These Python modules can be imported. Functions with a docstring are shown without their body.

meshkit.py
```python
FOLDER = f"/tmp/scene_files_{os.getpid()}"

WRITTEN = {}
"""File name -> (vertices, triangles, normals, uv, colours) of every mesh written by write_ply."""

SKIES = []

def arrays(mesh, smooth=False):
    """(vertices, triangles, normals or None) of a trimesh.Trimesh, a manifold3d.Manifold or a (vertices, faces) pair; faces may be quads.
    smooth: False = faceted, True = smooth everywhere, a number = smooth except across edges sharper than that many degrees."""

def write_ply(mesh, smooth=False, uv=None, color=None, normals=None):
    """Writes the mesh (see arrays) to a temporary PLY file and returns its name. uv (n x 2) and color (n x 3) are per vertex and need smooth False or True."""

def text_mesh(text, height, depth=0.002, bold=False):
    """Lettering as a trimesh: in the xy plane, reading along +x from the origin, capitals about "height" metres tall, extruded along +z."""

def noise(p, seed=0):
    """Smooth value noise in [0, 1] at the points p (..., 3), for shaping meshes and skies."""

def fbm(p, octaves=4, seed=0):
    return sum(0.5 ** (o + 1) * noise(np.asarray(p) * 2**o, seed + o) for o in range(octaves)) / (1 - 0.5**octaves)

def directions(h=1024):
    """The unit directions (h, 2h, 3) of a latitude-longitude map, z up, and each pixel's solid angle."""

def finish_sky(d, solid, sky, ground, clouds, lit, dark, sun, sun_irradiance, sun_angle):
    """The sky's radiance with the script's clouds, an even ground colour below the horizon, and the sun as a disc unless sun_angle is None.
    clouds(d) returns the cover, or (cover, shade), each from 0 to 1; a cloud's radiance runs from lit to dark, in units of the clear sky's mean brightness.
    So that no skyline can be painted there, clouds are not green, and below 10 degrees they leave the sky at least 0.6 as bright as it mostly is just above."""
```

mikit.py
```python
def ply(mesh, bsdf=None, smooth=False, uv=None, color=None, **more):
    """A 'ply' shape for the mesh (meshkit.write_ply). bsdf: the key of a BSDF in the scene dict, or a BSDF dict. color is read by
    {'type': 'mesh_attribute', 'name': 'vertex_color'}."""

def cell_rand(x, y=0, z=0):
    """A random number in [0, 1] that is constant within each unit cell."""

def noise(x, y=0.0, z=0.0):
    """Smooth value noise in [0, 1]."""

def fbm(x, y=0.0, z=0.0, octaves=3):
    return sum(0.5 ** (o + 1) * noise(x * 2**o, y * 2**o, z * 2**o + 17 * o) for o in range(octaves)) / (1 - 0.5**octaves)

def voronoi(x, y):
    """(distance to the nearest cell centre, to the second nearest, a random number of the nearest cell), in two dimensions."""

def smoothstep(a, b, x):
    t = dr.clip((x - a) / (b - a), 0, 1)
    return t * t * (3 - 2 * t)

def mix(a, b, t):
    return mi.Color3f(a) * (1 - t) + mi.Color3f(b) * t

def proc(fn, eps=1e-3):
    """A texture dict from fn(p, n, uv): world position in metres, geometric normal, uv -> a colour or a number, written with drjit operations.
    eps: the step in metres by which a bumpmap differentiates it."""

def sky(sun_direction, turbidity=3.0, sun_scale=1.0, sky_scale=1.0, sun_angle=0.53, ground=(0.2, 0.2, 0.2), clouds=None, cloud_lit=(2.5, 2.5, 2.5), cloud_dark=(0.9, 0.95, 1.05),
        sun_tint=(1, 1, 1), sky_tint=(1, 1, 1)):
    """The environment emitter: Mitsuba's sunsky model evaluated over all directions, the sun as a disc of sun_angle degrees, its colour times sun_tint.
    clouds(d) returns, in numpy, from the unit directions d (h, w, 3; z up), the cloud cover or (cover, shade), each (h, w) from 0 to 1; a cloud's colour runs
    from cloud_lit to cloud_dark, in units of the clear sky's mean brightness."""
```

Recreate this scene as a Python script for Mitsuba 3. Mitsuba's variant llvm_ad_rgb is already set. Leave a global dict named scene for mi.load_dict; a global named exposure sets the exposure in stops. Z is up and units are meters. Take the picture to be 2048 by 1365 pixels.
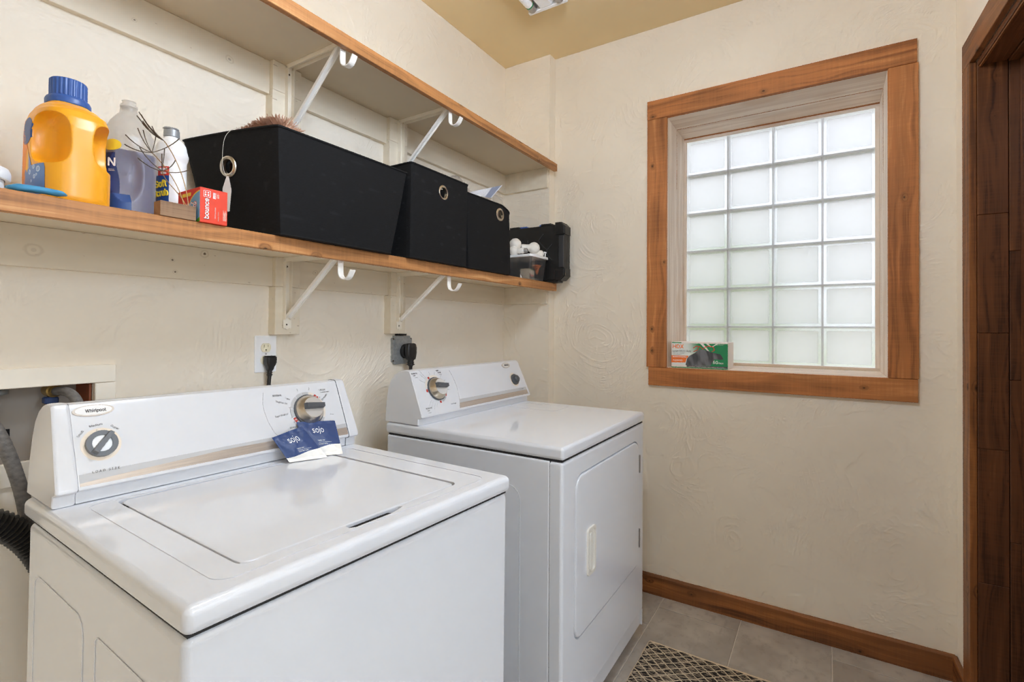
import math, random
import numpy as np, trimesh, mitsuba as mi, drjit as dr
import manifold3d as m3
from shapely.geometry import Polygon, Point, LineString, box as sbox
from shapely import affinity
from shapely.ops import unary_union
import mikit, meshkit
from mikit import proc, noise, fbm, smoothstep, mix, cell_rand

scene, labels = {}, {}
rng = np.random.default_rng(7)
random.seed(7)

# ------------------------------------------------------------------ camera, sky, exposure
def cam_matrix(eye, yaw, pitch, roll):
    y, p, r = np.radians([yaw, pitch, roll])
    fwd = np.array([-np.sin(y) * np.cos(p), np.cos(y) * np.cos(p), np.sin(p)])
    right = np.array([np.cos(y), np.sin(y), 0.0])
    up = np.cross(right, fwd)
    r2, u2 = right * np.cos(r) + up * np.sin(r), up * np.cos(r) - right * np.sin(r)
    m = np.eye(4)
    m[:3, 0], m[:3, 1], m[:3, 2], m[:3, 3] = -r2, u2, fwd, eye
    return m

scene['camera'] = {'type': 'perspective', 'fov': math.degrees(2 * math.atan(1024 / 997.462)), 'fov_axis': 'x',
                   'near_clip': 0.02, 'far_clip': 200.0,
                   'principal_point_offset_x': 0.0, 'principal_point_offset_y': 35.19 / 1365,
                   'to_world': mi.ScalarTransform4f(cam_matrix([1.5117, -0.5732, 1.2501], 32.2123, 0.5556, 0.3796).tolist())}
exposure = 0.62
scene['sky'] = mikit.sky((0.3, -0.5, 0.8), turbidity=4.0, sun_scale=0.0, sky_scale=1.0, ground=(0.42, 0.40, 0.37),
                         clouds=lambda d: np.ones(d.shape[:2]), cloud_lit=(13.0, 14.3, 16.0), cloud_dark=(13.0, 14.3, 16.0))

# ------------------------------------------------------------------ helpers
def lin(*c):
    c = np.array(c, float) / 255
    return [float(x) for x in np.where(c <= 0.04045, c / 12.92, ((c + 0.055) / 1.055) ** 2.4)]

def rgb(c): return {'type': 'rgb', 'value': [float(x) for x in c]}

def mat(key, color, rough=0.5, metal=0.0, coat=0.0, spec=0.5, sheen=0.0, bump=None, bscale=0.001):
    base = color if isinstance(color, dict) else rgb(color)
    b = {'type': 'principled', 'base_color': base, 'roughness': rough, 'metallic': metal, 'specular': spec}
    if coat: b['clearcoat'] = coat; b['clearcoat_gloss'] = 0.9
    if sheen: b['sheen'] = sheen
    if bump is not None: b = {'type': 'bumpmap', 'arbitrary': bump, 'scale': bscale, 'bsdf': b}
    scene[key] = {'type': 'twosided', 'bsdf': b}

def numbered(k):
    if k not in scene and k not in labels: return k
    i = 1
    while f'{k}_{i:03d}' in scene or f'{k}_{i:03d}' in labels: i += 1
    return f'{k}_{i:03d}'

def thing(name, label, cat, group=None):
    k = numbered(name)
    labels[k] = {'label': label, 'category': cat}
    if group: labels[k]['group'] = group
    return k

def add(name, mesh, bsdf, smooth=False, uv=None, parent=None, label=None, cat=None, group=None, kind=None, X=None, **more):
    if X is not None:
        mesh = (xf(mesh, X))
    k = (parent + '__' + name) if parent else name
    k = numbered(k)
    if len(tm(mesh).faces) == 0: print('EMPTY', k)
    scene[k] = mikit.ply(mesh, bsdf, smooth, uv=uv, **more)
    d = {}
    if label: d['label'] = label
    if cat: d['category'] = cat
    if group: d['group'] = group
    if kind: d['kind'] = kind
    if d: labels[k] = d
    return k

def tm(mesh):
    if isinstance(mesh, trimesh.Trimesh): return mesh
    v, f, _ = meshkit.arrays(mesh)
    return trimesh.Trimesh(v, f, process=False)

def xf(mesh, X):
    m = tm(mesh).copy(); m.apply_transform(X); return m

def cat(*ms): return trimesh.util.concatenate([tm(m) for m in ms])

def mf(mesh):
    mesh = tm(mesh)
    mesh = trimesh.Trimesh(mesh.vertices, mesh.faces, process=True)
    return m3.Manifold(m3.Mesh(vert_properties=np.asarray(mesh.vertices, np.float32), tri_verts=np.asarray(mesh.faces, np.uint32)))

def hull(pts): return trimesh.convex.convex_hull(np.asarray(pts, float))

def bx(x0, x1, y0, y1, z0, z1, c=0.0):
    """box with chamfered edges"""
    if c <= 0:
        return trimesh.creation.box(bounds=[[x0, y0, z0], [x1, y1, z1]])
    P = []
    for x, sx in ((x0, 1), (x1, -1)):
        for y, sy in ((y0, 1), (y1, -1)):
            for z, sz in ((z0, 1), (z1, -1)):
                P += [[x + sx * c, y + sy * c, z], [x + sx * c, y, z + sz * c], [x, y + sy * c, z + sz * c]]
    return hull(P)

_ico = trimesh.creation.icosphere(subdivisions=2).vertices
def rbx(x0, x1, y0, y1, z0, z1, r):
    P = [np.array([x, y, z]) + _ico * r for x in (x0 + r, x1 - r) for y in (y0 + r, y1 - r) for z in (z0 + r, z1 - r)]
    return hull(np.vstack(P))

def cyl(p0, p1, r, n=24, r1=None):
    p0, p1 = np.asarray(p0, float), np.asarray(p1, float)
    return lathe_axis(p0, p1, [(0, 0), (r, 0), (r if r1 is None else r1, np.linalg.norm(p1 - p0)), (0, np.linalg.norm(p1 - p0))], n)

def basis(d):
    d = np.asarray(d, float) / np.linalg.norm(d)
    a = np.cross([0, 0, 1] if abs(d[2]) < 0.9 else [1, 0, 0], d); a /= np.linalg.norm(a)
    return a, np.cross(d, a), d

def lathe_axis(p0, p1, prof, n=32):
    """profile (radius, height) around the axis p0 -> p1"""
    a, b, d = basis(np.asarray(p1, float) - np.asarray(p0, float))
    th = np.arange(n) * 2 * np.pi / n
    V, F = [], []
    for r, h in prof:
        V.append(p0 + np.outer(np.cos(th) * max(r, 4e-6), a) + np.outer(np.sin(th) * max(r, 4e-6), b) + d * h)
    V = np.vstack(V)
    i = np.arange(n); j = (i + 1) % n
    for k in range(len(prof) - 1):
        A, B = k * n, (k + 1) * n
        F.append(np.stack([A + i, A + j, B + j], 1)); F.append(np.stack([A + i, B + j, B + i], 1))
    for k, (r, h) in ((0, prof[0]), (len(prof) - 1, prof[-1])):      # close the poles
        if r < 1e-5:
            V = np.vstack([V, p0 + d * h]); c = i * 0 + len(V) - 1
            F.append(np.stack([j, i, c], 1) if k == 0 else np.stack([k * n + i, k * n + j, c], 1))
    return trimesh.Trimesh(V, np.vstack(F), process=False)

def lathe(c, prof, n=40): return lathe_axis(np.asarray(c, float), np.asarray(c, float) + [0, 0, 1], prof, n)

def spline(P, n):
    from scipy.interpolate import CubicSpline
    P = np.asarray(P, float)
    t = np.r_[0, np.cumsum(np.linalg.norm(np.diff(P, axis=0), axis=1))]
    return CubicSpline(t, P)(np.linspace(0, t[-1], n))

def tube(P, r, n=10, caps=True):
    P = np.asarray(P, float); m = len(P)
    r = np.full(m, r) if np.isscalar(r) else np.asarray(r)
    T = np.gradient(P, axis=0); T /= np.linalg.norm(T, axis=1, keepdims=True)
    a, b, _ = basis(T[0]); th = np.arange(n) * 2 * np.pi / n
    V = []
    for k in range(m):
        a = a - T[k] * (a @ T[k]); a /= np.linalg.norm(a); b = np.cross(T[k], a)
        V.append(P[k] + r[k] * (np.outer(np.cos(th), a) + np.outer(np.sin(th), b)))
    V = np.vstack(V); i = np.arange(n); j = (i + 1) % n; F = []
    for k in range(m - 1):
        A, B = k * n, (k + 1) * n
        F.append(np.stack([A + i, A + j, B + j], 1)); F.append(np.stack([A + i, B + j, B + i], 1))
    if caps:
        V = np.vstack([V, P[0], P[-1]]); c0, c1 = len(V) - 2, len(V) - 1
        F.append(np.stack([j, i, i * 0 + c0], 1)); F.append(np.stack([(m - 1) * n + i, (m - 1) * n + j, i * 0 + c1], 1))
    return trimesh.Trimesh(V, np.vstack(F), process=False)

def loft(rings, cap=True):
    m, n = len(rings), len(rings[0])
    V = np.vstack(rings); i = np.arange(n); j = (i + 1) % n; F = []
    for k in range(m - 1):
        A, B = k * n, (k + 1) * n
        F.append(np.stack([A + i, A + j, B + j], 1)); F.append(np.stack([A + i, B + j, B + i], 1))
    if cap:
        V = np.vstack([V, rings[0].mean(0), rings[-1].mean(0)]); c0, c1 = len(V) - 2, len(V) - 1
        F.append(np.stack([j, i, i * 0 + c0], 1)); F.append(np.stack([(m - 1) * n + i, (m - 1) * n + j, i * 0 + c1], 1))
    return trimesh.Trimesh(V, np.vstack(F), process=False)

def superell(cx, cy, z, a, b, e=2.6, n=72, rot=0.0):
    t = np.arange(n) * 2 * np.pi / n
    c, s = np.cos(t), np.sin(t)
    x = np.sign(c) * np.abs(c) ** (2 / e) * a; y = np.sign(s) * np.abs(s) ** (2 / e) * b
    cr, sr = math.cos(rot), math.sin(rot)
    return np.stack([cx + x * cr - y * sr, cy + x * sr + y * cr, np.full(n, z)], 1)

def frame(o, xd, yd):
    """4x4: local x along xd, local y towards yd, z their normal"""
    xd = np.asarray(xd, float) / np.linalg.norm(xd); yd = np.asarray(yd, float)
    yd = yd - xd * (xd @ yd); yd /= np.linalg.norm(yd)
    m = np.eye(4); m[:3, 0], m[:3, 1], m[:3, 2], m[:3, 3] = xd, yd, np.cross(xd, yd), o
    return m

def ext(poly, d, X=None, z0=0.0):
    """extrude a shapely polygon by d along local z, placed by X"""
    gs = getattr(poly, 'geoms', [poly])
    m = cat(*[trimesh.creation.extrude_polygon(g, d, engine='earcut') for g in gs if g.area > 0])
    m.apply_translation([0, 0, z0])
    return m if X is None else xf(m, X)

def text(s, h, X, bold=False, width=None, align='c', depth=0.0004, rot=0.0, z0=0.0002):
    m = meshkit.text_mesh(s, h, depth, bold)
    lo, hi = m.bounds
    if width: m.apply_scale([width / (hi[0] - lo[0]), 1, 1]); lo, hi = m.bounds
    dx = {'c': -(lo[0] + hi[0]) / 2, 'l': -lo[0], 'r': -hi[0]}[align]
    m.apply_translation([dx, -h / 2, z0])
    if rot: m.apply_transform(trimesh.transformations.rotation_matrix(math.radians(rot), [0, 0, 1]))
    return xf(m, X) if X is not None else m

def rrect(x0, x1, y0, y1, r, q=6): return sbox(x0 + r, y0 + r, x1 - r, y1 - r).buffer(r, quad_segs=q)
def circ(x, y, r, q=12): return Point(x, y).buffer(r, quad_segs=q)
def ell(x, y, a, b): return affinity.scale(Point(x, y).buffer(1, quad_segs=16), a, b)
def move(X, x, y): 
    m = np.eye(4); m[0, 3], m[1, 3] = x, y; return X @ m

_off = [0.0]
def wood_uv(mesh, axis, seed=None):
    """unmerged triangles with uv in metres, u along the grain"""
    mesh = tm(mesh); tri = mesh.triangles; V = tri.reshape(-1, 3); F = np.arange(len(V)).reshape(-1, 3)
    _off[0] += 1.37
    o = _off[0] if seed is None else seed
    others = [k for k in range(3) if k != axis]
    uv = np.stack([V[:, axis] + o * 3.1, V[:, others[0]] + 0.93 * V[:, others[1]] + o], 1)
    return trimesh.Trimesh(V, F, process=False), uv

def add_wood(name, mesh, bsdf, axis, parent=None, seed=None, **kw):
    m, uv = wood_uv(mesh, axis, seed)
    return add(name, m, bsdf, False, uv=uv, parent=parent, **kw)

# ------------------------------------------------------------------ materials
def wood_fn(dark, mid, light, knots=1.0):
    def f(p, n, uv):
        u, v = uv.x, uv.y
        w = fbm(u * 3.0, v * 11.0, 3.0, octaves=3)
        # knots: one candidate per cell along the board
        cu, cv = dr.floor(u / 0.22), dr.floor(v / 0.055)
        ku = (cu + 0.2 + 0.6 * cell_rand(cu, cv, 5)) * 0.22; kv = (cv + 0.25 + 0.5 * cell_rand(cu, cv, 6)) * 0.055
        d = dr.sqrt(dr.square((u - ku) * 0.6) + dr.square(v - kv))
        on = dr.select(cell_rand(cu, cv, 7) > 0.72, 1.0, 0.0) * knots
        k = on * (1 - smoothstep(0.0015, 0.004, d + 0.003 * (w - 0.5)))
        halo = on * (1 - smoothstep(0.003, 0.016, d))
        ring = fbm(u * 2.0 + halo * 0.4, v * 70 + w * 4.0 + halo * 2.2, 1.0, octaves=4)
        fine = noise(u * 14, v * 620, 9.0)
        t = dr.clip(0.45 + (ring - 0.5) * 1.15 + (fine - 0.5) * 0.22 + (noise(u * 260, v * 9, 4.0) - 0.5) * 0.12, 0, 1)
        c = mix(mix(dark, mid, smoothstep(0.05, 0.5, t)), light, smoothstep(0.5, 0.95, t))
        blot = smoothstep(0.35, 0.75, fbm(u * 5.0, v * 16.0, 21.0, octaves=2))
        c = c * (1.08 - 0.22 * blot) * (1 - 0.3 * halo)
        return mix(c, [x * 0.22 for x in dark], k * 0.9)
    return f

mat('wood_honey', proc(wood_fn(lin(138, 92, 54), lin(172, 118, 70), lin(198, 148, 98))), 0.5, spec=0.4)
mat('wood_casing', proc(wood_fn(lin(136, 82, 44), lin(170, 108, 60), lin(194, 134, 82))), 0.55, spec=0.35)
mat('wood_dark', proc(wood_fn(lin(84, 48, 22), lin(122, 74, 36), lin(150, 96, 50))), 0.45, spec=0.45)
mat('wood_door', proc(wood_fn(lin(62, 34, 18), lin(92, 54, 29), lin(112, 68, 38), 0.4)), 0.38, spec=0.5)
mat('wood_block', proc(wood_fn(lin(110, 82, 60), lin(150, 118, 90), lin(170, 136, 104), 0.0)), 0.7)

def whitewash(p, n, uv):
    g = fbm(uv.x * 3.0, uv.y * 60.0, 2.0, octaves=3); b = fbm(uv.x * 4.0, uv.y * 10.0, 8.0, octaves=2)
    c = mix(lin(214, 198, 182), lin(232, 220, 206), smoothstep(0.3, 0.75, g))
    return mix(c, lin(196, 164, 132), 0.35 * smoothstep(0.55, 0.8, b))
mat('whitewashed_wood', proc(whitewash), 0.6)
mat('seam_wood_pale', lin(214, 178, 146), 0.8)
mat('seam_wood', lin(160, 104, 58), 0.7)

def wall_height(p, n, uv):
    a = dr.select(dr.abs(n.x) > 0.5, p.y, p.x); b = dr.select(dr.abs(n.z) > 0.5, p.y, p.z)
    wx = fbm(a * 5, b * 5, 1.0, octaves=2); wy = fbm(a * 5, b * 5, 7.0, octaves=2)
    q = noise(a * 24 + wx * 7, b * 34 + wy * 7, 3.0)
    ridge = smoothstep(0.80, 0.99, 1 - dr.abs(2 * q - 1))
    mask = smoothstep(0.40, 0.58, fbm(a * 4.1, b * 4.1, 11.0, octaves=2))
    patch = smoothstep(0.47, 0.53, fbm(a * 13 + wx, b * 13, 5.0, octaves=3))
    fine = fbm(a * 70, b * 70, 2.0, octaves=2)
    return 0.5 * ridge * mask + 0.55 * patch * mask + 0.34 * fine
def paint(c1, c2):
    def f(p, n, uv): return mix(c1, c2, smoothstep(0.3, 0.7, fbm(p.x * 2.5, p.y * 2.5, p.z * 2.5, octaves=2)))
    return proc(f)
WALLBUMP = proc(wall_height, 0.0015)
mat('wall_paint', paint(lin(227, 217, 200), lin(232, 223, 207)), 0.75, spec=0.3, bump=WALLBUMP, bscale=0.0012)
mat('ceiling_paint', paint(lin(216, 193, 150), lin(221, 199, 157)), 0.8, spec=0.2, bump=WALLBUMP, bscale=0.0026)
def trimpaint(p, n, uv):
    g = fbm(p.x * 40, p.y * 4, p.z * 40, octaves=2)
    s = smoothstep(0.90, 0.95, noise(p.x * 130, p.y * 70, p.z * 130))
    return mix(mix(lin(214, 202, 180), lin(226, 216, 196), g), lin(150, 128, 100), 0.5 * s)
KNOTS = ((0.157, 1.455, 0.012, 0.9), (-0.203, 1.417, 0.016, 0.15), (0.075, 1.429, 0.006, 0.8), (0.082, 1.397, 0.006, 0.8), (0.52, 1.437, 0.010, 0.5), (1.30, 1.425, 0.010, 0.4), (0.22, 2.04, 0.012, 0.4), (-0.02, 2.03, 0.006, 0.7))
def trimpaint2(p, n, uv):
    c = trimpaint(p, n, uv)
    for y, z, r, k in KNOTS:
        d = dr.sqrt(dr.square(p.y - y) + dr.square((p.z - z) * 1.2)) + 0.004 * (noise(p.y * 120, p.z * 120) - 0.5)
        c = mix(c, lin(96, 80, 60), k * (1 - smoothstep(r * 0.25, r * 0.4, d)))
        c = mix(c, lin(170, 152, 124), 0.25 * smoothstep(r * 0.6, r * 0.9, d) * (1 - smoothstep(r * 0.95, r * 1.25, d)))
    return c
mat('trim_paint', proc(trimpaint2), 0.5, spec=0.4)
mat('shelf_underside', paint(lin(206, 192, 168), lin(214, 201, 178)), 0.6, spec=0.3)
mat('bracket_paint', lin(232, 224, 208), 0.4)
mat('hook_white', lin(240, 238, 232), 0.3)
mat('screw_dark', lin(86, 74, 60), 0.5, 0.6)

mat('enamel', lin(207, 210, 215), 0.10, coat=0.6, spec=0.5)
mat('enamel_side', lin(207, 210, 215), 0.12, spec=0.5)
mat('console_white', lin(206, 207, 210), 0.22)
mat('rubber_gap_dark', lin(26, 26, 28), 0.7)  # rubber feet, and the painted shade in the gaps under the tops
mat('panel_grey', lin(178, 178, 179), 0.35)
mat('brushed_tan', proc(lambda p, n, uv: mix(lin(192, 180, 168), lin(172, 160, 150), noise(p.x * 900, p.y * 3, p.z * 900))), 0.3, 0.5)
mat('panel_tan', lin(222, 208, 190), 0.4)
mat('knob_grey', lin(92, 95, 100), 0.4)
mat('knob_dark', lin(70, 73, 78), 0.4)
mat('knob_silver', lin(214, 212, 208), 0.3, 0.5)
mat('knob_chrome', lin(200, 188, 170), 0.22, 0.9)
mat('badge_silver', lin(176, 166, 154), 0.35, 0.2)
mat('badge_face', proc(lambda p, n, uv: mix(lin(150, 146, 142), lin(206, 203, 199), smoothstep(0.2, 0.8, noise(p.y * 24 + p.z * 60, 3.0)))), 0.35, 0.1)
mat('print_dark', lin(66, 58, 58), 0.6)
mat('print_grey', lin(150, 150, 152), 0.6)
mat('print_red', lin(168, 52, 40), 0.6)
mat('print_beige', lin(214, 204, 190), 0.6)
mat('steel', lin(170, 170, 172), 0.3, 0.9)
mat('brass', lin(168, 140, 84), 0.35, 0.8)
mat('plastic_white', lin(240, 240, 240), 0.3)
mat('plastic_ivory', lin(236, 228, 200), 0.35)
mat('plastic_black', lin(26, 25, 25), 0.38)
mat('case_black', lin(22, 22, 23), 0.42)
mat('case_grey', lin(44, 46, 50), 0.45)
mat('case_blue', lin(52, 84, 160), 0.4)
mat('hole_black', lin(12, 11, 10), 0.9)
mat('galvanized', proc(lambda p, n, uv: mix(lin(138, 142, 144), lin(168, 172, 172), fbm(p.x * 120, p.y * 120, p.z * 120, octaves=2))), 0.45, 0.5)
mat('hose_grey', proc(lambda p, n, uv: mix(lin(72, 70, 70), lin(128, 124, 120), fbm(p.x * 60, p.y * 160, p.z * 160, octaves=3))), 0.6)
def fabric(p, n, uv):
    return mix(lin(15, 15, 16), lin(24, 24, 26), fbm(p.x * 300, p.y * 300, p.z * 300, octaves=2)) + mix([0, 0, 0], lin(40, 40, 44), smoothstep(0.78, 0.95, noise(p.x * 60 + 3, p.y * 30, p.z * 60)) * 0.25)
mat('black_fabric', proc(fabric), 0.85, spec=0.2, sheen=0.2)
mat('black_binding', lin(19, 19, 20), 0.8, spec=0.25)
mat('nickel', lin(206, 196, 180), 0.22, 0.95)
mat('shag', lin(172, 134, 112), 0.9, spec=0.1)
mat('jug_yellow', lin(232, 160, 34), 0.3, spec=0.5)
mat('cap_blue', lin(50, 84, 150), 0.35)
mat('tub_white', lin(236, 240, 242), 0.35)
mat('blue_rubber', lin(62, 140, 186), 0.4)
mat('liquid_blue', lin(64, 70, 132), 0.35)
scene['bottle_clear'] = {'type': 'principledthin', 'base_color': rgb((0.97, 0.96, 0.94)), 'roughness': 0.3, 'spec_trans': 0.74, 'diff_trans': 0.8, 'eta': 1.4}
scene['tub_clear'] = {'type': 'principledthin', 'base_color': rgb(lin(236, 238, 240)), 'roughness': 0.05, 'spec_trans': 0.95, 'diff_trans': 0.4, 'eta': 1.45}
scene['film_clear'] = {'type': 'principledthin', 'base_color': rgb((0.97, 0.96, 0.95)), 'roughness': 0.06, 'spec_trans': 0.95, 'diff_trans': 0.8, 'eta': 1.5}
scene['glass_block_face'] = {'type': 'principledthin', 'base_color': rgb((0.60, 0.58, 0.575)), 'roughness': 0.5, 'spec_trans': 0.45, 'diff_trans': 1.1, 'eta': 1.5}
scene['glass_block_rim'] = {'type': 'principledthin', 'base_color': rgb((0.74, 0.735, 0.73)), 'roughness': 0.3, 'spec_trans': 0.5, 'diff_trans': 1.1, 'eta': 1.5}
mat('joint_white', lin(236, 236, 234), 0.4)
mat('white_bottle', lin(240, 240, 240), 0.35)
mat('cap_silver', lin(150, 153, 156), 0.35, 0.3)
mat('label_blue', lin(36, 70, 130), 0.4)
mat('label_navy', lin(28, 44, 96), 0.4)
mat('label_red', lin(204, 56, 44), 0.4)
mat('label_dark_red', lin(120, 24, 20), 0.45)
mat('label_green', lin(84, 150, 44), 0.4)
mat('label_yellow', lin(240, 208, 60), 0.4)
mat('label_white', lin(238, 238, 238), 0.45)
mat('label_orange', lin(232, 116, 44), 0.45)
mat('label_charcoal', lin(72, 72, 76), 0.5)
mat('box_red', lin(214, 62, 38), 0.45)
mat('box_green', lin(22, 128, 78), 0.4)
mat('sky_blue', lin(118, 168, 208), 0.45)
mat('cardboard_white', lin(232, 226, 220), 0.5)
mat('wire_dark', lin(84, 72, 58), 0.45, 0.6)
mat('wire_brass', lin(150, 122, 80), 0.4, 0.7)
mat('tag_paper', lin(206, 200, 194), 0.7)
mat('string', lin(190, 186, 176), 0.8)
mat('bulb_white', lin(236, 232, 224), 0.35)
mat('bulb_neck', lin(240, 238, 232), 0.4)
mat('lid_white', lin(238, 240, 242), 0.4)
mat('orange_plastic', lin(222, 118, 50), 0.4)
mat('sojo_seal', lin(48, 66, 110), 0.4)
mat('tile_grout', lin(196, 188, 178), 0.9)
mat('valve_blue', lin(44, 66, 112), 0.5)
mat('box_back_grey', lin(158, 150, 140), 0.85)  # even grey, used on the supply box back panel
mat('handle_white', lin(212, 210, 202), 0.3)
mat('rust', lin(120, 66, 40), 0.8)
def tile_fn(p, n, uv):
    a = fbm(p.x * 7 + uv.x, p.y * 7, uv.y, octaves=4); b = fbm(p.x * 60, p.y * 40 + uv.x, 3.0 + uv.y, octaves=4)
    c = mix(lin(156, 147, 138), lin(182, 174, 164), smoothstep(0.3, 0.7, a))
    return mix(c, lin(126, 116, 108), 0.3 * smoothstep(0.5, 0.8, b))
mat('tile', proc(tile_fn), 0.45, spec=0.4)
mat('lawn_grass', lin(160, 168, 130), 0.9)
mat('patio_stone', lin(214, 200, 190), 0.9)
mat('leaf_green', lin(150, 168, 122), 0.8)

# ------------------------------------------------------------------ the room
D, CH, HC = 1.80, 1.74, 2.695          # back wall, corner chase front, ceiling
S = 'structure'
YB = -2.6                              # where the modelled room ends behind the camera
add('wall_left', cat(bx(-0.12, 0, YB, -0.25, 0, HC), bx(-0.12, 0, -0.088, D, 0, HC), bx(-0.12, 0, -0.25, -0.088, 1.11, HC), bx(-0.12, 0, -0.25, -0.088, 0, 0.93)), 'wall_paint', kind=S)
add('wall_corner', bx(0, 0.281, CH, D, 0, HC), 'wall_paint', kind=S)
add('paint_chip', bx(0.2716, 0.2806, CH - 0.0006, CH + 0.001, HC - 0.058, HC - 0.004), 'seam_wood_pale', parent='wall_corner')
WX0, WX1, WZ0, WZ1, WD = 0.86, 1.73, 1.055, 2.27, 2.17
add('wall_back', cat(bx(-0.12, WX0, D, WD, 0, HC), bx(WX1, 2.4, D, WD, 0, HC), bx(WX0, WX1, D, WD, 0, WZ0), bx(WX0, WX1, D, WD, WZ1, HC)), 'wall_paint', kind=S)
# hand-trowelled plaster: real relief on the walls in view
def trowel(a, b, seed):
    N = lambda x, y, k: meshkit.noise(np.stack([x, y, np.zeros_like(x) + seed], -1), k)
    FB = lambda x, y, o, k: meshkit.fbm(np.stack([x, y, np.zeros_like(x) + seed], -1), o, k)
    wx, wy = FB(a * 6, b * 6, 2, 1), FB(a * 6, b * 6, 2, 2)
    th = 3.0 * FB(a * 1.7, b * 1.7, 2, 3)                       # stroke direction wanders
    c, s_ = np.cos(th), np.sin(th)
    u, v = a * c + b * s_, -a * s_ + b * c
    r1 = 1 - np.abs(2 * N(u * 15 + wx * 3, v * 54 + wy * 5, 4) - 1)
    r2 = 1 - np.abs(2 * N(u * 22 + wy * 4, v * 84 + wx * 5, 5) - 1)
    ss = lambda lo, hi, t: np.clip((t - lo) / (hi - lo), 0, 1) ** 2 * (3 - 2 * np.clip((t - lo) / (hi - lo), 0, 1))
    m1 = ss(0.48, 0.66, FB(a * 5.2, b * 5.2, 3, 6)); m2 = ss(0.46, 0.62, FB(a * 6.1 + 9, b * 6.1, 3, 7))
    return 0.0017 * ss(0.80, 0.97, r1) * m1 + 0.0011 * ss(0.78, 0.96, r2) * m2 + 0.0011 * ss(0.475, 0.525, FB(a * 10 + wx, b * 10, 3, 8)) + 0.0008 * FB(a * 45, b * 45, 2, 9)
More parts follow.
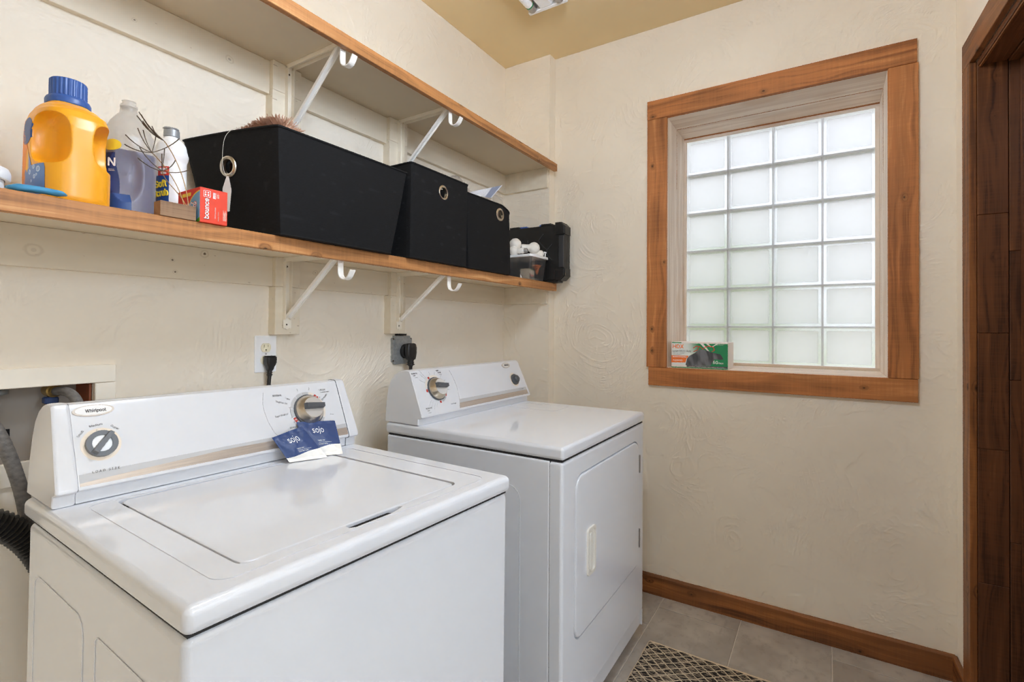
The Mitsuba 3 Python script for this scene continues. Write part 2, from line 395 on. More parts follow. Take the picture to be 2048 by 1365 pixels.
def plaster(parent, a0, a1, b0, b1, place, holes=(), step=0.003, flip=False):
    na, nb = int((a1 - a0) / step), int((b1 - b0) / step)
    A, B = np.meshgrid(np.linspace(a0, a1, na), np.linspace(b0, b1, nb), indexing='ij')
    V = place(A, B, trowel(A, B, float(len(parent)))).reshape(-1, 3)
    idx = np.arange(na * nb).reshape(na, nb)
    q = np.stack([idx[:-1, :-1], idx[1:, :-1], idx[1:, 1:], idx[:-1, 1:]], -1)
    ca, cb = (A[:-1, :-1] + A[1:, 1:]) / 2, (B[:-1, :-1] + B[1:, 1:]) / 2
    keep = np.ones(ca.shape, bool)
    for h0, h1, g0, g1 in holes: keep &= ~((ca > h0) & (ca < h1) & (cb > g0) & (cb < g1))
    q = q[keep]
    if flip: q = q[:, ::-1]
    add('plaster', tm((V, q)), 'wall_paint', True, parent=parent)
plaster('wall_left', -0.36, CH - 0.0005, 0.6, HC - 0.001, lambda a, b, h: np.stack([0.0003 + h, a, b], -1), [(-0.30, -0.086, 0.928, 1.112)])
plaster('wall_back', 0.2815, 1.9095, 0.0, HC - 0.001, lambda a, b, h: np.stack([a, D - 0.0003 - h, b], -1), [(0.862, 1.728, 1.057, 2.268)])
plaster('wall_corner', 0.001, 0.2805, 0.6, HC - 0.001, lambda a, b, h: np.stack([a, CH - 0.0003 - h, b], -1))
# right wall, turned a little; local frame: x along the wall towards the camera, z away from the room
RX = 1.9095
ra = 0.035
RW = np.eye(4); RW[:3, 0] = [math.sin(ra), -math.cos(ra), 0]; RW[:3, 1] = [math.cos(ra), math.sin(ra), 0]; RW[:3, 2] = [0, 0, 1]; RW[:3, 3] = [RX, D, 0]
# det check: keep right-handed by building in (s, t, z) with t into the wall
def rw(s0, s1, t0, t1, z0, z1, c=0.0):
    m = bx(s0, s1, t0, t1, z0, z1, c); m.apply_transform(RW)
    if np.linalg.det(RW[:3, :3]) < 0: m.invert()
    return m
DS0, DS1, DZ = 0.232, 1.06, 2.125      # door opening along the wall, head height
add('wall_right', cat(rw(0, DS0, 0, 0.14, 0, HC), rw(DS0, DS1, 0, 0.14, DZ, HC), rw(DS1, 1.16, 0, 0.14, 0, HC), rw(1.16, 4.5, 0, 0.14, 2.45, HC)), 'wall_paint', kind=S)
add('wall_front', bx(-0.12, 4.3, YB - 0.12, YB, 0, HC), 'wall_paint', kind=S)
add('wall_side', bx(2.1, 4.3, 0.66, 0.78, 0, HC), 'wall_paint', kind=S)
add('ceiling', bx(-0.12, 4.3, YB, D, HC, HC + 0.1), 'ceiling_paint', kind=S)
add('floor', bx(-0.12, 4.3, YB, D, -0.05, -0.003), 'tile_grout', kind=S)
g = 0.0022
tile_cells = []
for i in range(-3, 11):
    x0 = 0.874 + 0.3285 * i; x1 = x0 + 0.3285
    if x0 < -0.2: continue
    off = {0: 1.69, 1: 1.385}[i % 2] - (0.46 if i == -1 else 0)
    for j in range(-8, 2):
        y0, y1 = off + 0.61 * j, off + 0.61 * (j + 1)
        a0, a1, b0, b1 = max(x0, 0.0), min(x1, 4.3), max(y0, YB), min(y1, D)
        if a1 - a0 < 0.02 or b1 - b0 < 0.01: continue
        m = bx(a0 + g, a1 - g, b0 + g, b1 - g, -0.02, 0.0, 0.001)
        m = trimesh.Trimesh(m.triangles.reshape(-1, 3), np.arange(len(m.faces) * 3).reshape(-1, 3), process=False)
        uvv = np.tile(rng.uniform(0, 40, 2), (len(m.vertices), 1))
        add('tile', m, 'tile', False, uv=uvv, parent='floor')
# baseboards
def bevel_board(x0, x1, y0, y1, z1):
    P = [[x, y, z] for x in (x0, x1) for y, z in ((y0, 0.0), (y0, z1 - 0.006), (y0 + 0.008, z1), (y1, z1), (y1, 0.0))]
    return hull(P)
add_wood('baseboard_back', bevel_board(0.30, 1.9025, D - 0.018, D, 0.091), 'wood_dark', 0, kind=S, seed=2.2)
m = bx(0.005, DS0 - 0.062, -0.016, -0.001, 0.0, 0.09, 0.002); m.apply_transform(RW)
add_wood('baseboard_right', m, 'wood_dark', 1, kind=S)

# window: glass blocks in a deep reveal
win = 'window_1'
labels[win] = {'label': 'glass block window, four blocks wide and six high, in a deep whitewashed reveal with stained casing', 'kind': S}
CX0, CX1, CZ0, CZ1 = 0.786, 1.799, 0.985, 2.338
def board(name, x0, x1, z0, z1, ax, mt='wood_casing'):
    add_wood(name, bx(x0, x1, D - 0.02, D, z0, z1, 0.0015), mt, ax, parent=win)
board('casing', CX0, 1.797, 2.249, CZ1, 0)
board('casing', 0.7965, 1.799, CZ0, 1.0705, 0)
board('casing', CX0 + 0.001, 0.879, 1.0715, 2.248, 2)
board('casing', 1.710, 1.801, 1.0715, 2.248, 2)
LX0, LX1, LZ0, LZ1 = 0.8795, 1.7095, 1.0725, 2.2485
def liner(x0, x1, y0, y1, z0, z1, ax): add_wood('liner_board', bx(x0, x1, y0, y1, z0, z1, 0.001), 'whitewashed_wood', ax, parent=win)
liner(LX0 - 0.018, LX1 + 0.018, D + 0.0005, 1.965, LZ1, LZ1 + 0.019, 0)
liner(LX0 - 0.018, LX1 + 0.018, 1.967, 2.125, LZ1, LZ1 + 0.019, 0)
for x0, x1 in ((LX0 - 0.019, LX0), (LX1, LX1 + 0.019)):
    liner(x0, x1, D + 0.0005, 1.965, LZ0, LZ1 - 0.0005, 2); liner(x0, x1, 1.967, 2.125, LZ0, LZ1 - 0.0005, 2)
liner(LX0 - 0.018, LX1 + 0.018, D + 0.0005, 1.99, LZ0 - 0.018, LZ0 - 0.0005, 0)
liner(LX0 - 0.018, LX1 + 0.018, 1.992, 2.125, LZ0 - 0.018, LZ0 - 0.0005, 0)
# caulk / stain seams and the inner stop frame
add('seam', cat(bx(LX0 + 0.001, LX1 - 0.001, 1.9645, 1.9675, LZ1 - 0.0008, LZ1 + 0.004), bx(LX0 + 0.001, LX1 - 0.001, 2.112, 2.118, LZ1 - 0.004, LZ1 + 0.001),
                bx(LX1 - 0.0008, LX1 + 0.003, 1.9645, 1.9675, 1.9, LZ1 - 0.002), bx(LX0 - 0.003, LX0 + 0.0008, 1.9645, 1.9675, 1.95, LZ1 - 0.002),
                bx(LX0, LX1, D - 0.0035, D - 0.0005, LZ1 - 0.0006, LZ1 + 0.001)), 'seam_wood', parent=win)
for x0, x1, z0, z1, ax in ((LX0, LX1, LZ1 - 0.016, LZ1, 0), (LX0, LX1, LZ0, LZ0 + 0.013, 0), (LX0, LX0 + 0.012, LZ0 + 0.013, LZ1 - 0.016, 2), (LX1 - 0.016, LX1, LZ0 + 0.013, LZ1 - 0.016, 2)):
    add_wood('stop', bx(x0, x1, 2.118, 2.132, z0, z1, 0.0015), 'whitewashed_wood', ax, parent=win)
bp = 0.2035
GX = [0.8865 + bp * k for k in range(5)]; GX[0] = 0.886; GX[4] = 1.7
GZ = [1.0805, 1.264, 1.4585, 1.6575, 1.855, 2.0575, 2.24]
def ring_rect(x0, x1, z0, z1, y, r, q=5):
    P = np.array(rrect(x0, x1, z0, z1, r, q).exterior.coords)[:-1]
    return np.stack([P[:, 0], np.full(len(P), y), P[:, 1]], 1)
for i in range(4):
    for j in range(6):
        x0, x1, z0, z1 = GX[i] + 0.0035, GX[i + 1] - 0.0035, GZ[j] + 0.0035, GZ[j + 1] - 0.0035
        rim = [ring_rect(x0, x1, z0, z1, 2.205, 0.004), ring_rect(x0, x1, z0, z1, 2.139, 0.004), ring_rect(x0 + 0.002, x1 - 0.002, z0 + 0.002, z1 - 0.002, 2.136, 0.005),
               ring_rect(x0 + 0.008, x1 - 0.008, z0 + 0.008, z1 - 0.008, 2.138, 0.006), ring_rect(x0 + 0.0125, x1 - 0.0125, z0 + 0.0125, z1 - 0.0125, 2.144, 0.006)]
        b = add('glass_block', loft(rim, cap=False), 'glass_block_rim', 40, parent=win)
        fr = [ring_rect(x0 + 0.0125, x1 - 0.0125, z0 + 0.0125, z1 - 0.0125, 2.1445, 0.006), ring_rect(x0 + 0.017, x1 - 0.017, z0 + 0.017, z1 - 0.017, 2.1405, 0.006)]
        f2 = loft(fr, cap=False); c = len(f2.vertices); n = len(fr[0])
        V = np.vstack([f2.vertices, fr[1].mean(0)]); i_ = np.arange(n)
        F = np.vstack([f2.faces, np.stack([n + i_, n + (i_ + 1) % n, i_ * 0 + c], 1)])
        add('face', trimesh.Trimesh(V, F, process=False), 'glass_block_face', 30, parent=b)
for x in GX[1:4]: add('joint', bx(x - 0.0038, x + 0.0038, 2.1375, 2.2, GZ[0], GZ[6]), 'glass_block_rim', parent=win)
for z in GZ[1:6]: add('joint', bx(GX[0], GX[4], 2.1385, 2.2, z - 0.0038, z + 0.0038), 'glass_block_rim', parent=win)
# outside: patio, lawn and greenery that tint the blocks
add('patio', bx(-4, 7, WD, 7.5, -0.12, -0.1), 'patio_stone', kind=S)
add('lawn', bx(-40, 40, 7.5, 60, -0.14, -0.1), 'lawn_grass', kind=S)
sph = trimesh.creation.icosphere(subdivisions=4)
def shrub(c, r, seed):
    v = sph.vertices * (1 + 0.35 * (meshkit.fbm(sph.vertices * 2.4 + seed, 4) - 0.5))[:, None]
    return trimesh.Trimesh(v * r + c, sph.faces, process=False)
for k, (x, y, r, rz) in enumerate(((-0.25, 10.0, 1.25, 1.75), (-3.4, 10.4, 1.4, 2.0))):
    add('shrub', shrub(np.array([x, y, rz - 0.25]), np.array([r, 1.0, rz]), 5.0 * k), 'leaf_green', True, cat='shrub',
        label=['green shrub standing out on the lawn, seen blurred through the second column of glass blocks', 'green shrub out on the lawn beyond the left edge of the glass block window'][k])

# door frame and door in the right wall
door = 'door_1'
labels[door] = {'label': 'dark stained wooden door set in a deep stained frame in the right wall', 'kind': S}
def dpart(name, s0, s1, t0, t1, z0, z1, ax, mt='wood_door', c=0.0015, **k):
    add_wood(name, rw(s0, s1, t0, t1, z0, z1, c), mt, ax, parent=door, **k)
dpart('casing', DS0 - 0.068, DS0 + 0.012, -0.019, -0.0005, 0, DZ - 0.013, 2, 'wood_dark')
dpart('casing', DS0 - 0.068, DS1 + 0.07, -0.019, -0.0005, DZ - 0.012, DZ + 0.078, 1, 'wood_dark')
dpart('casing', DS1 - 0.012, DS1 + 0.07, -0.019, -0.0005, 0, DZ - 0.013, 2, 'wood_dark')
zz = [0, 0.46, 0.88, 1.245, 1.62, DZ - 0.012]
for a, b in zip(zz[:-1], zz[1:]):
    dpart('jamb_board', DS0 + 0.0005, DS0 + 0.018, 0.0, 0.0725, a, b - 0.0005, 2)
for a, b in zip([0, 0.6, 1.1, 1.5], [0.6, 1.1, 1.5, DZ - 0.012]):
    dpart('jamb_board', DS0 + 0.0005, DS0 + 0.02, 0.074, 0.139, a, b - 0.0005, 2)
dpart('head_jamb', DS0 + 0.02, DS1, 0.0, 0.07, DZ - 0.03, DZ - 0.012, 1)
dpart('head_jamb', DS0 + 0.02, DS1, 0.072, 0.139, DZ - 0.034, DZ - 0.012, 1)
dpart('head_stop', DS0 + 0.02, DS1, 0.004, 0.010, DZ - 0.036, DZ - 0.03, 1, 'wood_dark', 0.0006)
dpart('jamb_board', DS1 - 0.018, DS1 - 0.0005, 0.0, 0.139, 0, DZ - 0.012, 2)
for k in range(6):
    s0 = DS0 + 0.021 + k * 0.1304
    dpart('plank', s0, s0 + 0.1296, 0.098, 0.135, 0.008, DZ - 0.036, 2)
add('knob', lathe_axis((RW @ [DS1 - 0.09, 0.098, 0.96, 1])[:3], (RW @ [DS1 - 0.09, 0.0, 0.96, 1])[:3], [(0.0, -0.002), (0.03, -0.002), (0.03, 0.004), (0.012, 0.006), (0.01, 0.03), (0.026, 0.04), (0.027, 0.055), (0.015, 0.064), (0, 0.065)], 24), 'brass', 40, parent=door)

# ceiling light: two bare tubes beside a central spine
cl = thing('ceiling_light', 'white strip light with two fluorescent tubes beside a central spine on the tan ceiling', 'ceiling light')
FX0, FX1, FY0, FY1 = 0.405, 0.590, 0.09, 1.318
add('base', cat(bx(FX0, FX1, FY0, FY1, HC - 0.032, HC - 0.0005, 0.004), bx(FX0, FX1, FY1 - 0.02, FY1, HC - 0.066, HC - 0.03, 0.003), bx(FX0, FX1, FY0, FY0 + 0.02, HC - 0.066, HC - 0.03, 0.003)), 'plastic_white', parent=cl)
cxm = (FX0 + FX1) / 2
P = [(-0.04, 0), (-0.038, -0.02), (-0.026, -0.036), (0.026, -0.036), (0.038, -0.02), (0.04, 0)]
sp = ext(Polygon(P), FY1 - FY0 - 0.05, frame([cxm, FY1 - 0.025, HC - 0.031], [1, 0, 0], [0, 0, 1]))
add('spine', sp, 'plastic_white', 30, parent=cl)
add('screw', cyl([cxm, FY1 - 0.09, HC - 0.0665], [cxm, FY1 - 0.09, HC - 0.069], 0.0025, 10), 'hole_black', parent=cl)
for x in (FX0 + 0.028, FX1 - 0.028):
    t = add('tube', cyl([x, FY0 + 0.045, HC - 0.055], [x, FY1 - 0.055, HC - 0.055], 0.0185, 28), 'plastic_white', 30, parent=cl)
    add('end_cap', cyl([x, FY1 - 0.054, HC - 0.055], [x, FY1 - 0.022, HC - 0.055], 0.0192, 28), 'steel', 30, parent=t)
    add('band', cyl([x, FY1 - 0.060, HC - 0.055], [x, FY1 - 0.0535, HC - 0.055], 0.0189, 28), 'box_green', 30, parent=t)

# unseen globe pendants, added for fill: one above the view, one to the right
def added_globe_light(c, r, power, label):
    k = thing('added_globe_light', label, 'ceiling light'); c = np.array(c)
    add('canopy', lathe([c[0], c[1], HC - 0.03], [(0, 0), (0.05, 0), (0.06, 0.01), (0.062, 0.0295), (0, 0.0295)], 32), 'plastic_white', 30, parent=k)
    add('stem', cyl(c + [0, 0, r - 0.01], c + [0, 0, HC - 0.03 - c[2]], 0.008, 16), 'plastic_white', 30, parent=k)
    gl = trimesh.creation.icosphere(subdivisions=4, radius=r); gl.apply_translation(c)
    add('globe', gl, 'plastic_white', True, parent=k, emitter={'type': 'area', 'radiance': {'type': 'rgb', 'value': power}})
added_globe_light((1.20, 0.22, 2.25), 0.14, [23.0, 26.9, 32.6], 'unseen white globe light added above the view to brighten the laundry room')
added_globe_light((2.75, 0.05, 2.05), 0.20, [11.8, 14.1, 17.2], 'unseen large white globe light added in the adjoining space to brighten the appliance fronts')

# ------------------------------------------------------------------ shelves
SX, EDGE = 0.327, 0.019
def shelf(zt, zp, zb, ledger, label, seed):
    k = thing('wall_shelf', label, 'shelf', 'wall shelves')
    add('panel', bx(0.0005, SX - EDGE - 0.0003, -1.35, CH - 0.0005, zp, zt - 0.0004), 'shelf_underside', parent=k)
    add_wood('edge_board', bx(SX - EDGE, SX, -1.35, CH - 0.0005, zb, zt, 0.0012), 'wood_honey', 1, parent=k, seed=seed)
    add('ledger', bx(0.0005, EDGE, -1.35, CH - 0.0205, ledger, zp - 0.0004, 0.001), 'trim_paint', parent=k)
    add('ledger', bx(0.0005, 0.278, CH - 0.02, CH - 0.0005, ledger, zp - 0.0004, 0.001), 'trim_paint', parent=k)
    return k
ZL, ZU = 1.483, 2.107
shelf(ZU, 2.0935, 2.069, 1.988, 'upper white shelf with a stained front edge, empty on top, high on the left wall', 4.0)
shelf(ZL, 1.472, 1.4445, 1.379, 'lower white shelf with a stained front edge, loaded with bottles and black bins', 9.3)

BRK = [0.398, 0.897]
blabels = [['white bracket under the upper shelf, behind the large black bin', 'white bracket under the upper shelf, behind the middle black bin'],
           ['white bracket with hook under the lower shelf, above the white outlet plate', 'white bracket with hook under the lower shelf, above the grey dryer outlet']]
def bracket(y, zp, zb, leg_bottom, label, back_label, y0, y1):
    bb = thing('backing_board', back_label, 'board', 'backing boards behind the brackets')
    add('board', bx(0.0005, 0.038, y0, y1, leg_bottom - 0.028, zp - 0.094, 0.0012), 'trim_paint', parent=bb)
    add('filler', bx(0.0195, 0.038, y0 + 0.001, y1 - 0.001, zp - 0.0935, zp - 0.0005, 0.001), 'trim_paint', parent=bb)
    k = thing('shelf_bracket', label, 'bracket', 'folded steel shelf brackets')
    ch = lambda a, b: a
    w = 0.0225
    # wall leg: channel
    add('wall_leg', cat(bx(0.0385, 0.0405, y - w / 2, y + w / 2, leg_bottom, zp - 0.0005), bx(0.0405, 0.054, y - w / 2, y - w / 2 + 0.002, leg_bottom + 0.02, zp - 0.012), bx(0.0405, 0.054, y + w / 2 - 0.002, y + w / 2, leg_bottom + 0.02, zp - 0.012)), 'bracket_paint', parent=k)
    add('shelf_leg', cat(bx(0.0410, SX - EDGE - 0.002, y - w / 2, y + w / 2, zp - 0.0028, zp - 0.0006), bx(0.05, SX - EDGE - 0.004, y - w / 2, y - w / 2 + 0.002, zp - 0.014, zp - 0.0028), bx(0.05, SX - EDGE - 0.004, y + w / 2 - 0.002, y + w / 2, zp - 0.014, zp - 0.0028)), 'bracket_paint', parent=k)
    a, b = np.array([0.046, 0, leg_bottom + 0.026]), np.array([SX - EDGE - 0.022, 0, zp - 0.010])
    d = (b - a) / np.linalg.norm(b - a); nrm = np.array([d[2], 0, -d[0]])
    st = ext(Polygon([(0, -0.0085), (np.linalg.norm(b - a), -0.0085), (np.linalg.norm(b - a), 0.0085), (0, 0.0085)]), 0.0035, None)
    X = np.eye(4); X[:3, 0], X[:3, 1], X[:3, 2], X[:3, 3] = d, [0, 1, 0], np.cross(d, [0, 1, 0]), a + [0, y, 0]
    lip = cat(bx(0, np.linalg.norm(b - a), -0.0085, -0.0068, -0.006, 0.0), bx(0, np.linalg.norm(b - a), 0.0068, 0.0085, -0.006, 0.0))
    add('strut', cat(xf(st, X), xf(lip, X)), 'hook_white', parent=k)
    # closet rod hook: bent strap in the xz plane
    from shapely.geometry import LineString
    t = np.radians(np.linspace(180, 325, 14)); cx, cz, R = SX - EDGE + 0.018, zb - 0.031, 0.024
    path = [(cx - R, zp - 0.016), (cx - R, cz)] + [(cx + R * math.cos(a_), cz + R * math.sin(a_)) for a_ in t[1:]]
    path.append((path[-1][0] + 0.010, path[-1][1] + 0.016))
    from shapely.geometry import LineString
    strap = LineString(path).buffer(0.0014, cap_style=2, join_style=1)
    X = frame([0, y + 0.0095, 0], [1, 0, 0], [0, 0, 1])
    add('hook', ext(strap, 0.019, X), 'hook_white', 30, parent=k)
    tab = unary_union([sbox(-0.014, 0, 0.014, 0.03), circ(0, 0.0, 0.006), circ(-0.010, 0.001, 0.004), circ(0.010, 0.001, 0.004)])
    add('foot', ext(tab, 0.0022, frame([0.0407, y + 0.002, leg_bottom - 0.006], [0, 1, 0], [0, 0, 1])), 'bracket_paint', parent=k)
    for z in (zp - 0.028, leg_bottom + 0.004):
        add('screw', cyl([0.0404, y, z], [0.0434, y, z], 0.0035, 12, 0.0028), 'screw_dark', 30, parent=k)
    for x in (0.09, 0.235):
        add('screw', cyl([x, y, zp - 0.0028], [x, y, zp - 0.0045], 0.003, 12), 'screw_dark', 30, parent=k)
bracket(BRK[0], 2.0935, 2.069, 1.85, blabels[0][0], 'white painted backing board on the wall rising behind the large black bin', 0.344, 0.446)
bracket(BRK[1], 2.0935, 2.069, 1.85, blabels[0][1], 'white painted backing board on the wall rising behind the middle black bin', 0.842, 0.942)
bracket(BRK[0], 1.472, 1.4445, 1.253, blabels[1][0], 'white painted backing board above the white outlet plate', 0.361, 0.449)
bracket(BRK[1], 1.472, 1.4445, 1.253, blabels[1][1], 'white painted backing board above the grey dryer outlet', 0.855, 0.938)

# ------------------------------------------------------------------ washing machine (local: u near->far, w front->back, z up)
def local(o, yaw, tilt):
    a = math.radians(yaw)
    m = np.eye(4)
    U = np.array([-math.sin(a), math.cos(a), tilt]); U /= np.linalg.norm(U)
    B = np.array([-math.cos(a), -math.sin(a), 0.0])
    Z = np.cross(B, U) if np.cross(B, U)[2] > 0 else np.cross(U, B)
    m[:3, 0], m[:3, 1], m[:3, 2], m[:3, 3] = U, B, Z, o
    return m
# the frame (u, w, z) is right-handed: U x B = Z
WM = local([0.8666, -0.2823, 0.0], -1.819, -0.007)
DM = local([0.8865, 0.6906, 0.0], 0.0885, 0.0)
TOPZ = 0.9135
PA, PB = np.array([0.530, 0.035]), np.array([0.593, 0.178])     # control panel face, (w, height above the top)
def panel_frame(M, top, s0=0.0):
    T = np.array([0, PB[0] - PA[0], PB[1] - PA[1]])
    X = frame([s0, PA[0], top + PA[1]], [1, 0, 0], T)
    return M @ X
PROF = [(0.703, 0.0), (0.702, 0.07), (0.697, 0.115), (0.686, 0.146), (0.668, 0.168), (0.645, 0.181), (0.622, 0.186), (0.604, 0.186), (0.596, 0.183), (0.592, 0.176), (0.530, 0.036), (0.529, 0.029), (0.533, 0.025), (0.5445, 0.022), (0.5455, 0.0)]
def console_piece(u0, u1, top, inset=0.0, draft0=0.0, draft1=0.0, r=0.0):
    """console profile extruded along u; draft leans the ends inward towards the top; r rounds the ends"""
    P = Polygon([(a, b) for a, b in PROF])
    if inset: P = P.buffer(-inset, join_style=1)
    def ring(u, d, shrink=0.0):
        Q = P.buffer(-shrink, join_style=2) if shrink else P
        c = np.array(Q.exterior.coords)[:-1]
        if shrink or inset:
            pass
        return np.stack([u + d * c[:, 1] / 0.186, c[:, 0], top + np.maximum(c[:, 1], 0.0008)], 1)
    A, B = ring(u0, draft0), ring(u1, -draft1)
    ctr = lambda R: R.mean(0)
    rings = [A, B]
    if r:
        sh = lambda R, k: ctr(R) + (R - ctr(R)) * k
        A2, B2 = A.copy(), B.copy(); A2[:, 0] += r; B2[:, 0] -= r
        A1, B1 = sh(A, 0.965), sh(B, 0.965)
        A1[:, 2] = np.maximum(A1[:, 2], top + 0.0008); B1[:, 2] = np.maximum(B1[:, 2], top + 0.0008)
        Am = sh(A, 0.99); Am[:, 0] += r * 0.3; Bm = sh(B, 0.99); Bm[:, 0] -= r * 0.3
        rings = [A1, Am, A2, B2, Bm, B1]
    m = loft(rings); m.fix_normals()
    return m

w_ = thing('washing_machine', 'white top-loading washing machine nearest the camera, with a flush lid and a LOAD SIZE dial', 'washing machine')
# cabinet with front and side panels
wx = lambda m: xf(m, WM)
fl = -0.0
cab = rbx(0.002, 0.684, 0.004, 0.648, 0.016, 0.8725, 0.012)
add('cabinet', wx(cab), 'enamel_side', 30, parent=w_)
# raised stamping on the near side panel
for st in (rrect(0.06, 0.289, 0.10, 0.783, 0.014), rrect(0.34, 0.600, 0.10, 0.790, 0.03)):
    stamp = ext(st.difference(st.buffer(-0.0020)), 0.0008, frame([0.0021, 0.0, 0.0], [0, 1, 0], [0, 0, 1]))
    stamp.apply_transform(np.diag([-1, 1, 1, 1])); stamp.apply_translation([0.0036, 0, 0]); stamp.invert()
    add('stamping', wx(stamp), 'enamel_side', 30, parent=w_)
topm = rbx(-0.001, 0.687, -0.004, 0.678, 0.8765, TOPZ, 0.013)
LID = (0.099, 0.563, 0.060, 0.509)
pocket = rrect(LID[0] - 0.004, LID[1] + 0.004, LID[2] - 0.005, LID[3] + 0.004, 0.018)
hand = rrect(0.262, 0.392, 0.036, 0.075, 0.012)
cut = ext(pocket, 0.05, None, 0.8985)
handc = ext(Polygon([(0.272, 0.054), (0.390, 0.054), (0.395, 0.047), (0.36, 0.0375), (0.28, 0.0375), (0.27, 0.044)]), 0.05, None, 0.888)
tman = mf(topm) - mf(cut) - mf(handc)
# shallow rims pressed into the deck
rim = rrect(0.050, 0.637, 0.028, 0.525, 0.03)
rimcut = ext(rim.difference(rim.buffer(-0.0035)), 0.01, None, TOPZ - 0.0012)
tman = tman - mf(rimcut)
add('top', wx(tm(tman)), 'enamel', 25, parent=w_)
lidP = rrect(LID[0], LID[1], LID[2], LID[3], 0.016)
def slab(P, z0, z1, ch):
    gs = [np.array(P.buffer(-d, quad_segs=6).exterior.coords)[:-1] for d in (0,)]
    b = P; rings = []
    def rg(poly, z, n=120):
        L = poly.exterior.length
        pts = np.array([poly.exterior.interpolate(L * k / n).coords[0] for k in range(n)])
        return np.stack([pts[:, 0], pts[:, 1], np.full(n, z)], 1)
    rings = [rg(P, z0), rg(P, z1 - ch), rg(P.buffer(-ch * 0.3), z1 - ch * 0.3), rg(P.buffer(-ch), z1)]
    m = loft(rings); m.fix_normals(); return m
lid = add('lid', wx(slab(lidP, 0.8990, TOPZ - 0.0004, 0.004)), 'enamel', 30, parent=w_)
for u in (0.112, 0.121):
    pass
add('hinge', wx(cat(bx(0.0962, 0.0988, 0.476, 0.484, 0.9, 0.9128), bx(0.0962, 0.0988, 0.462, 0.467, 0.9, 0.9128))), 'rubber_gap_dark', parent=lid)
add('gap_shade', wx(ext(Polygon([(0.2725, 0.0535), (0.364, 0.0535), (0.366, 0.046), (0.352, 0.0380), (0.281, 0.0380), (0.2715, 0.0435)]), 0.0042, None, 0.9052)), 'hole_black', parent=w_)  # black insert standing in for the shade inside the finger gap
add('top_gap_shade', wx(bx(0.0070, 0.6790, 0.0060, 0.655, 0.8728, 0.8768)), 'rubber_gap_dark', parent=w_)  # dark slab painted in as the shadow line under the washer top
for u in (0.06, 0.63):
    for ww in (0.05, 0.60):
        add('foot', wx(cyl([u, ww, 0.0 if u < .3 else 0.005], [u, ww, 0.02], 0.022, 16)), 'rubber_gap_dark', 30, parent=w_)
con = add('console', wx(console_piece(0.044, 0.648, TOPZ, 0.0016)), 'console_white', 25, parent=w_)
add('end_cap', wx(console_piece(0.009, 0.0437, TOPZ, 0.0, 0.008, 0.0, 0.006)), 'console_white', 30, parent=w_)
add('end_cap', wx(console_piece(0.6483, 0.682, TOPZ, 0.0, 0.0, 0.008, 0.006)), 'console_white', 30, parent=w_)
add('shadow_gap', wx(console_piece(0.6472, 0.6484, TOPZ, 0.0)), 'knob_grey', 25, parent=w_)
PF = panel_frame(WM, TOPZ); 
PZ = 0.0017
PFi = PF.copy(); PFi[:3, 3] -= PF[:3, 2] * 0.0015
def on(poly, d=0.0004, z0=0.0, F=PFi): return ext(poly, d, F, z0)
sgrid = np.linspace(0.046, 0.646, 31)
swoosh = 0.029 * np.sin(np.pi * np.clip((sgrid - 0.03) / 1.0, 0, 1)) ** 0.75
band = Polygon([(0.046, 0.001), (0.646, 0.001)] + [(s, 0.0235 + 0.0095 * ((s - 0.046) / 0.6) ** 0.8) for s in sgrid[::-1]])
add('panel_band', on(band), 'panel_grey', parent=con)
tan = Polygon([(0.046, 0.001), (0.646, 0.001)] + [(s, 0.007 + 0.0145 * min(1, (s - 0.046) / 0.27) ** 0.85) for s in sgrid[::-1]])
add('metal_band', on(tan, 0.0004, 0.0004), 'brushed_tan', parent=con)
# badge
b = add('badge', on(ell(0.080, 0.146, 0.0335, 0.0118), 0.002), 'badge_silver', 30, parent=con)
add('badge_face', on(ell(0.080, 0.1462, 0.0295, 0.0098), 0.0006, 0.002), 'badge_face', parent=b)
def txt(parent, s, h, x, y, F, mt='print_dark', z=0.0, name='lettering', **k):
    return add(name, text(s, h, move(F, x, y), z0=0.0002 + z, **k), mt, parent=parent)
txt(b, 'Whirlpool', 0.0062, 0.083, 0.1455, PFi, z=0.0026, width=0.033, bold=True)
# load size dial
def lever(L, wd, h): return hull([[x, y, z] for x, y, z in ((-L, -wd, 0), (-L, wd, 0), (L, -wd * 0.8, 0), (L, wd * 0.8, 0), (-L * 0.92, -wd * 0.7, h), (-L * 0.92, wd * 0.7, h), (L * 0.95, -wd * 0.6, h), (L * 0.95, wd * 0.6, h))])
cx, cy = 0.0855, 0.0765
dl = add('load_dial', on(circ(cx, cy, 0.0255, 16).difference(circ(cx, cy, 0.0165, 16)), 0.009), 'knob_grey', 30, parent=con)
add('ring', on(circ(cx, cy, 0.0325, 16).difference(circ(cx, cy, 0.0258, 16)), 0.0004), 'panel_tan', parent=dl)
add('disc', on(circ(cx, cy, 0.0163, 16), 0.006), 'plastic_white', parent=dl)
Lm = lever(0.0245, 0.0062, 0.017); Lm.apply_transform(trimesh.transformations.rotation_matrix(math.radians(50), [0, 0, 1])); Lm.apply_translation([cx, cy, 0.004])
add('handle', xf(Lm, PFi), 'knob_grey', 20, parent=dl)
for a, s in ((140, 'Small'), (97, 'Medium'), (50, 'Super')):
    r = math.radians(a)
    X = move(PFi, cx + 0.0395 * math.cos(r), cy + 0.0395 * math.sin(r))
    add('lettering', text(s, 0.0042, X, rot=a - 90), 'print_dark', parent=dl)
for a in (142, 99):
    r = math.radians(a)
    add('mark', on(circ(cx + 0.0292 * math.cos(r), cy + 0.0292 * math.sin(r), 0.0013, 4)), 'print_dark', parent=dl)
txt(con, 'L O A D   S I Z E', 0.0044, 0.088, 0.0245, PFi, z=0.0004, width=0.043)
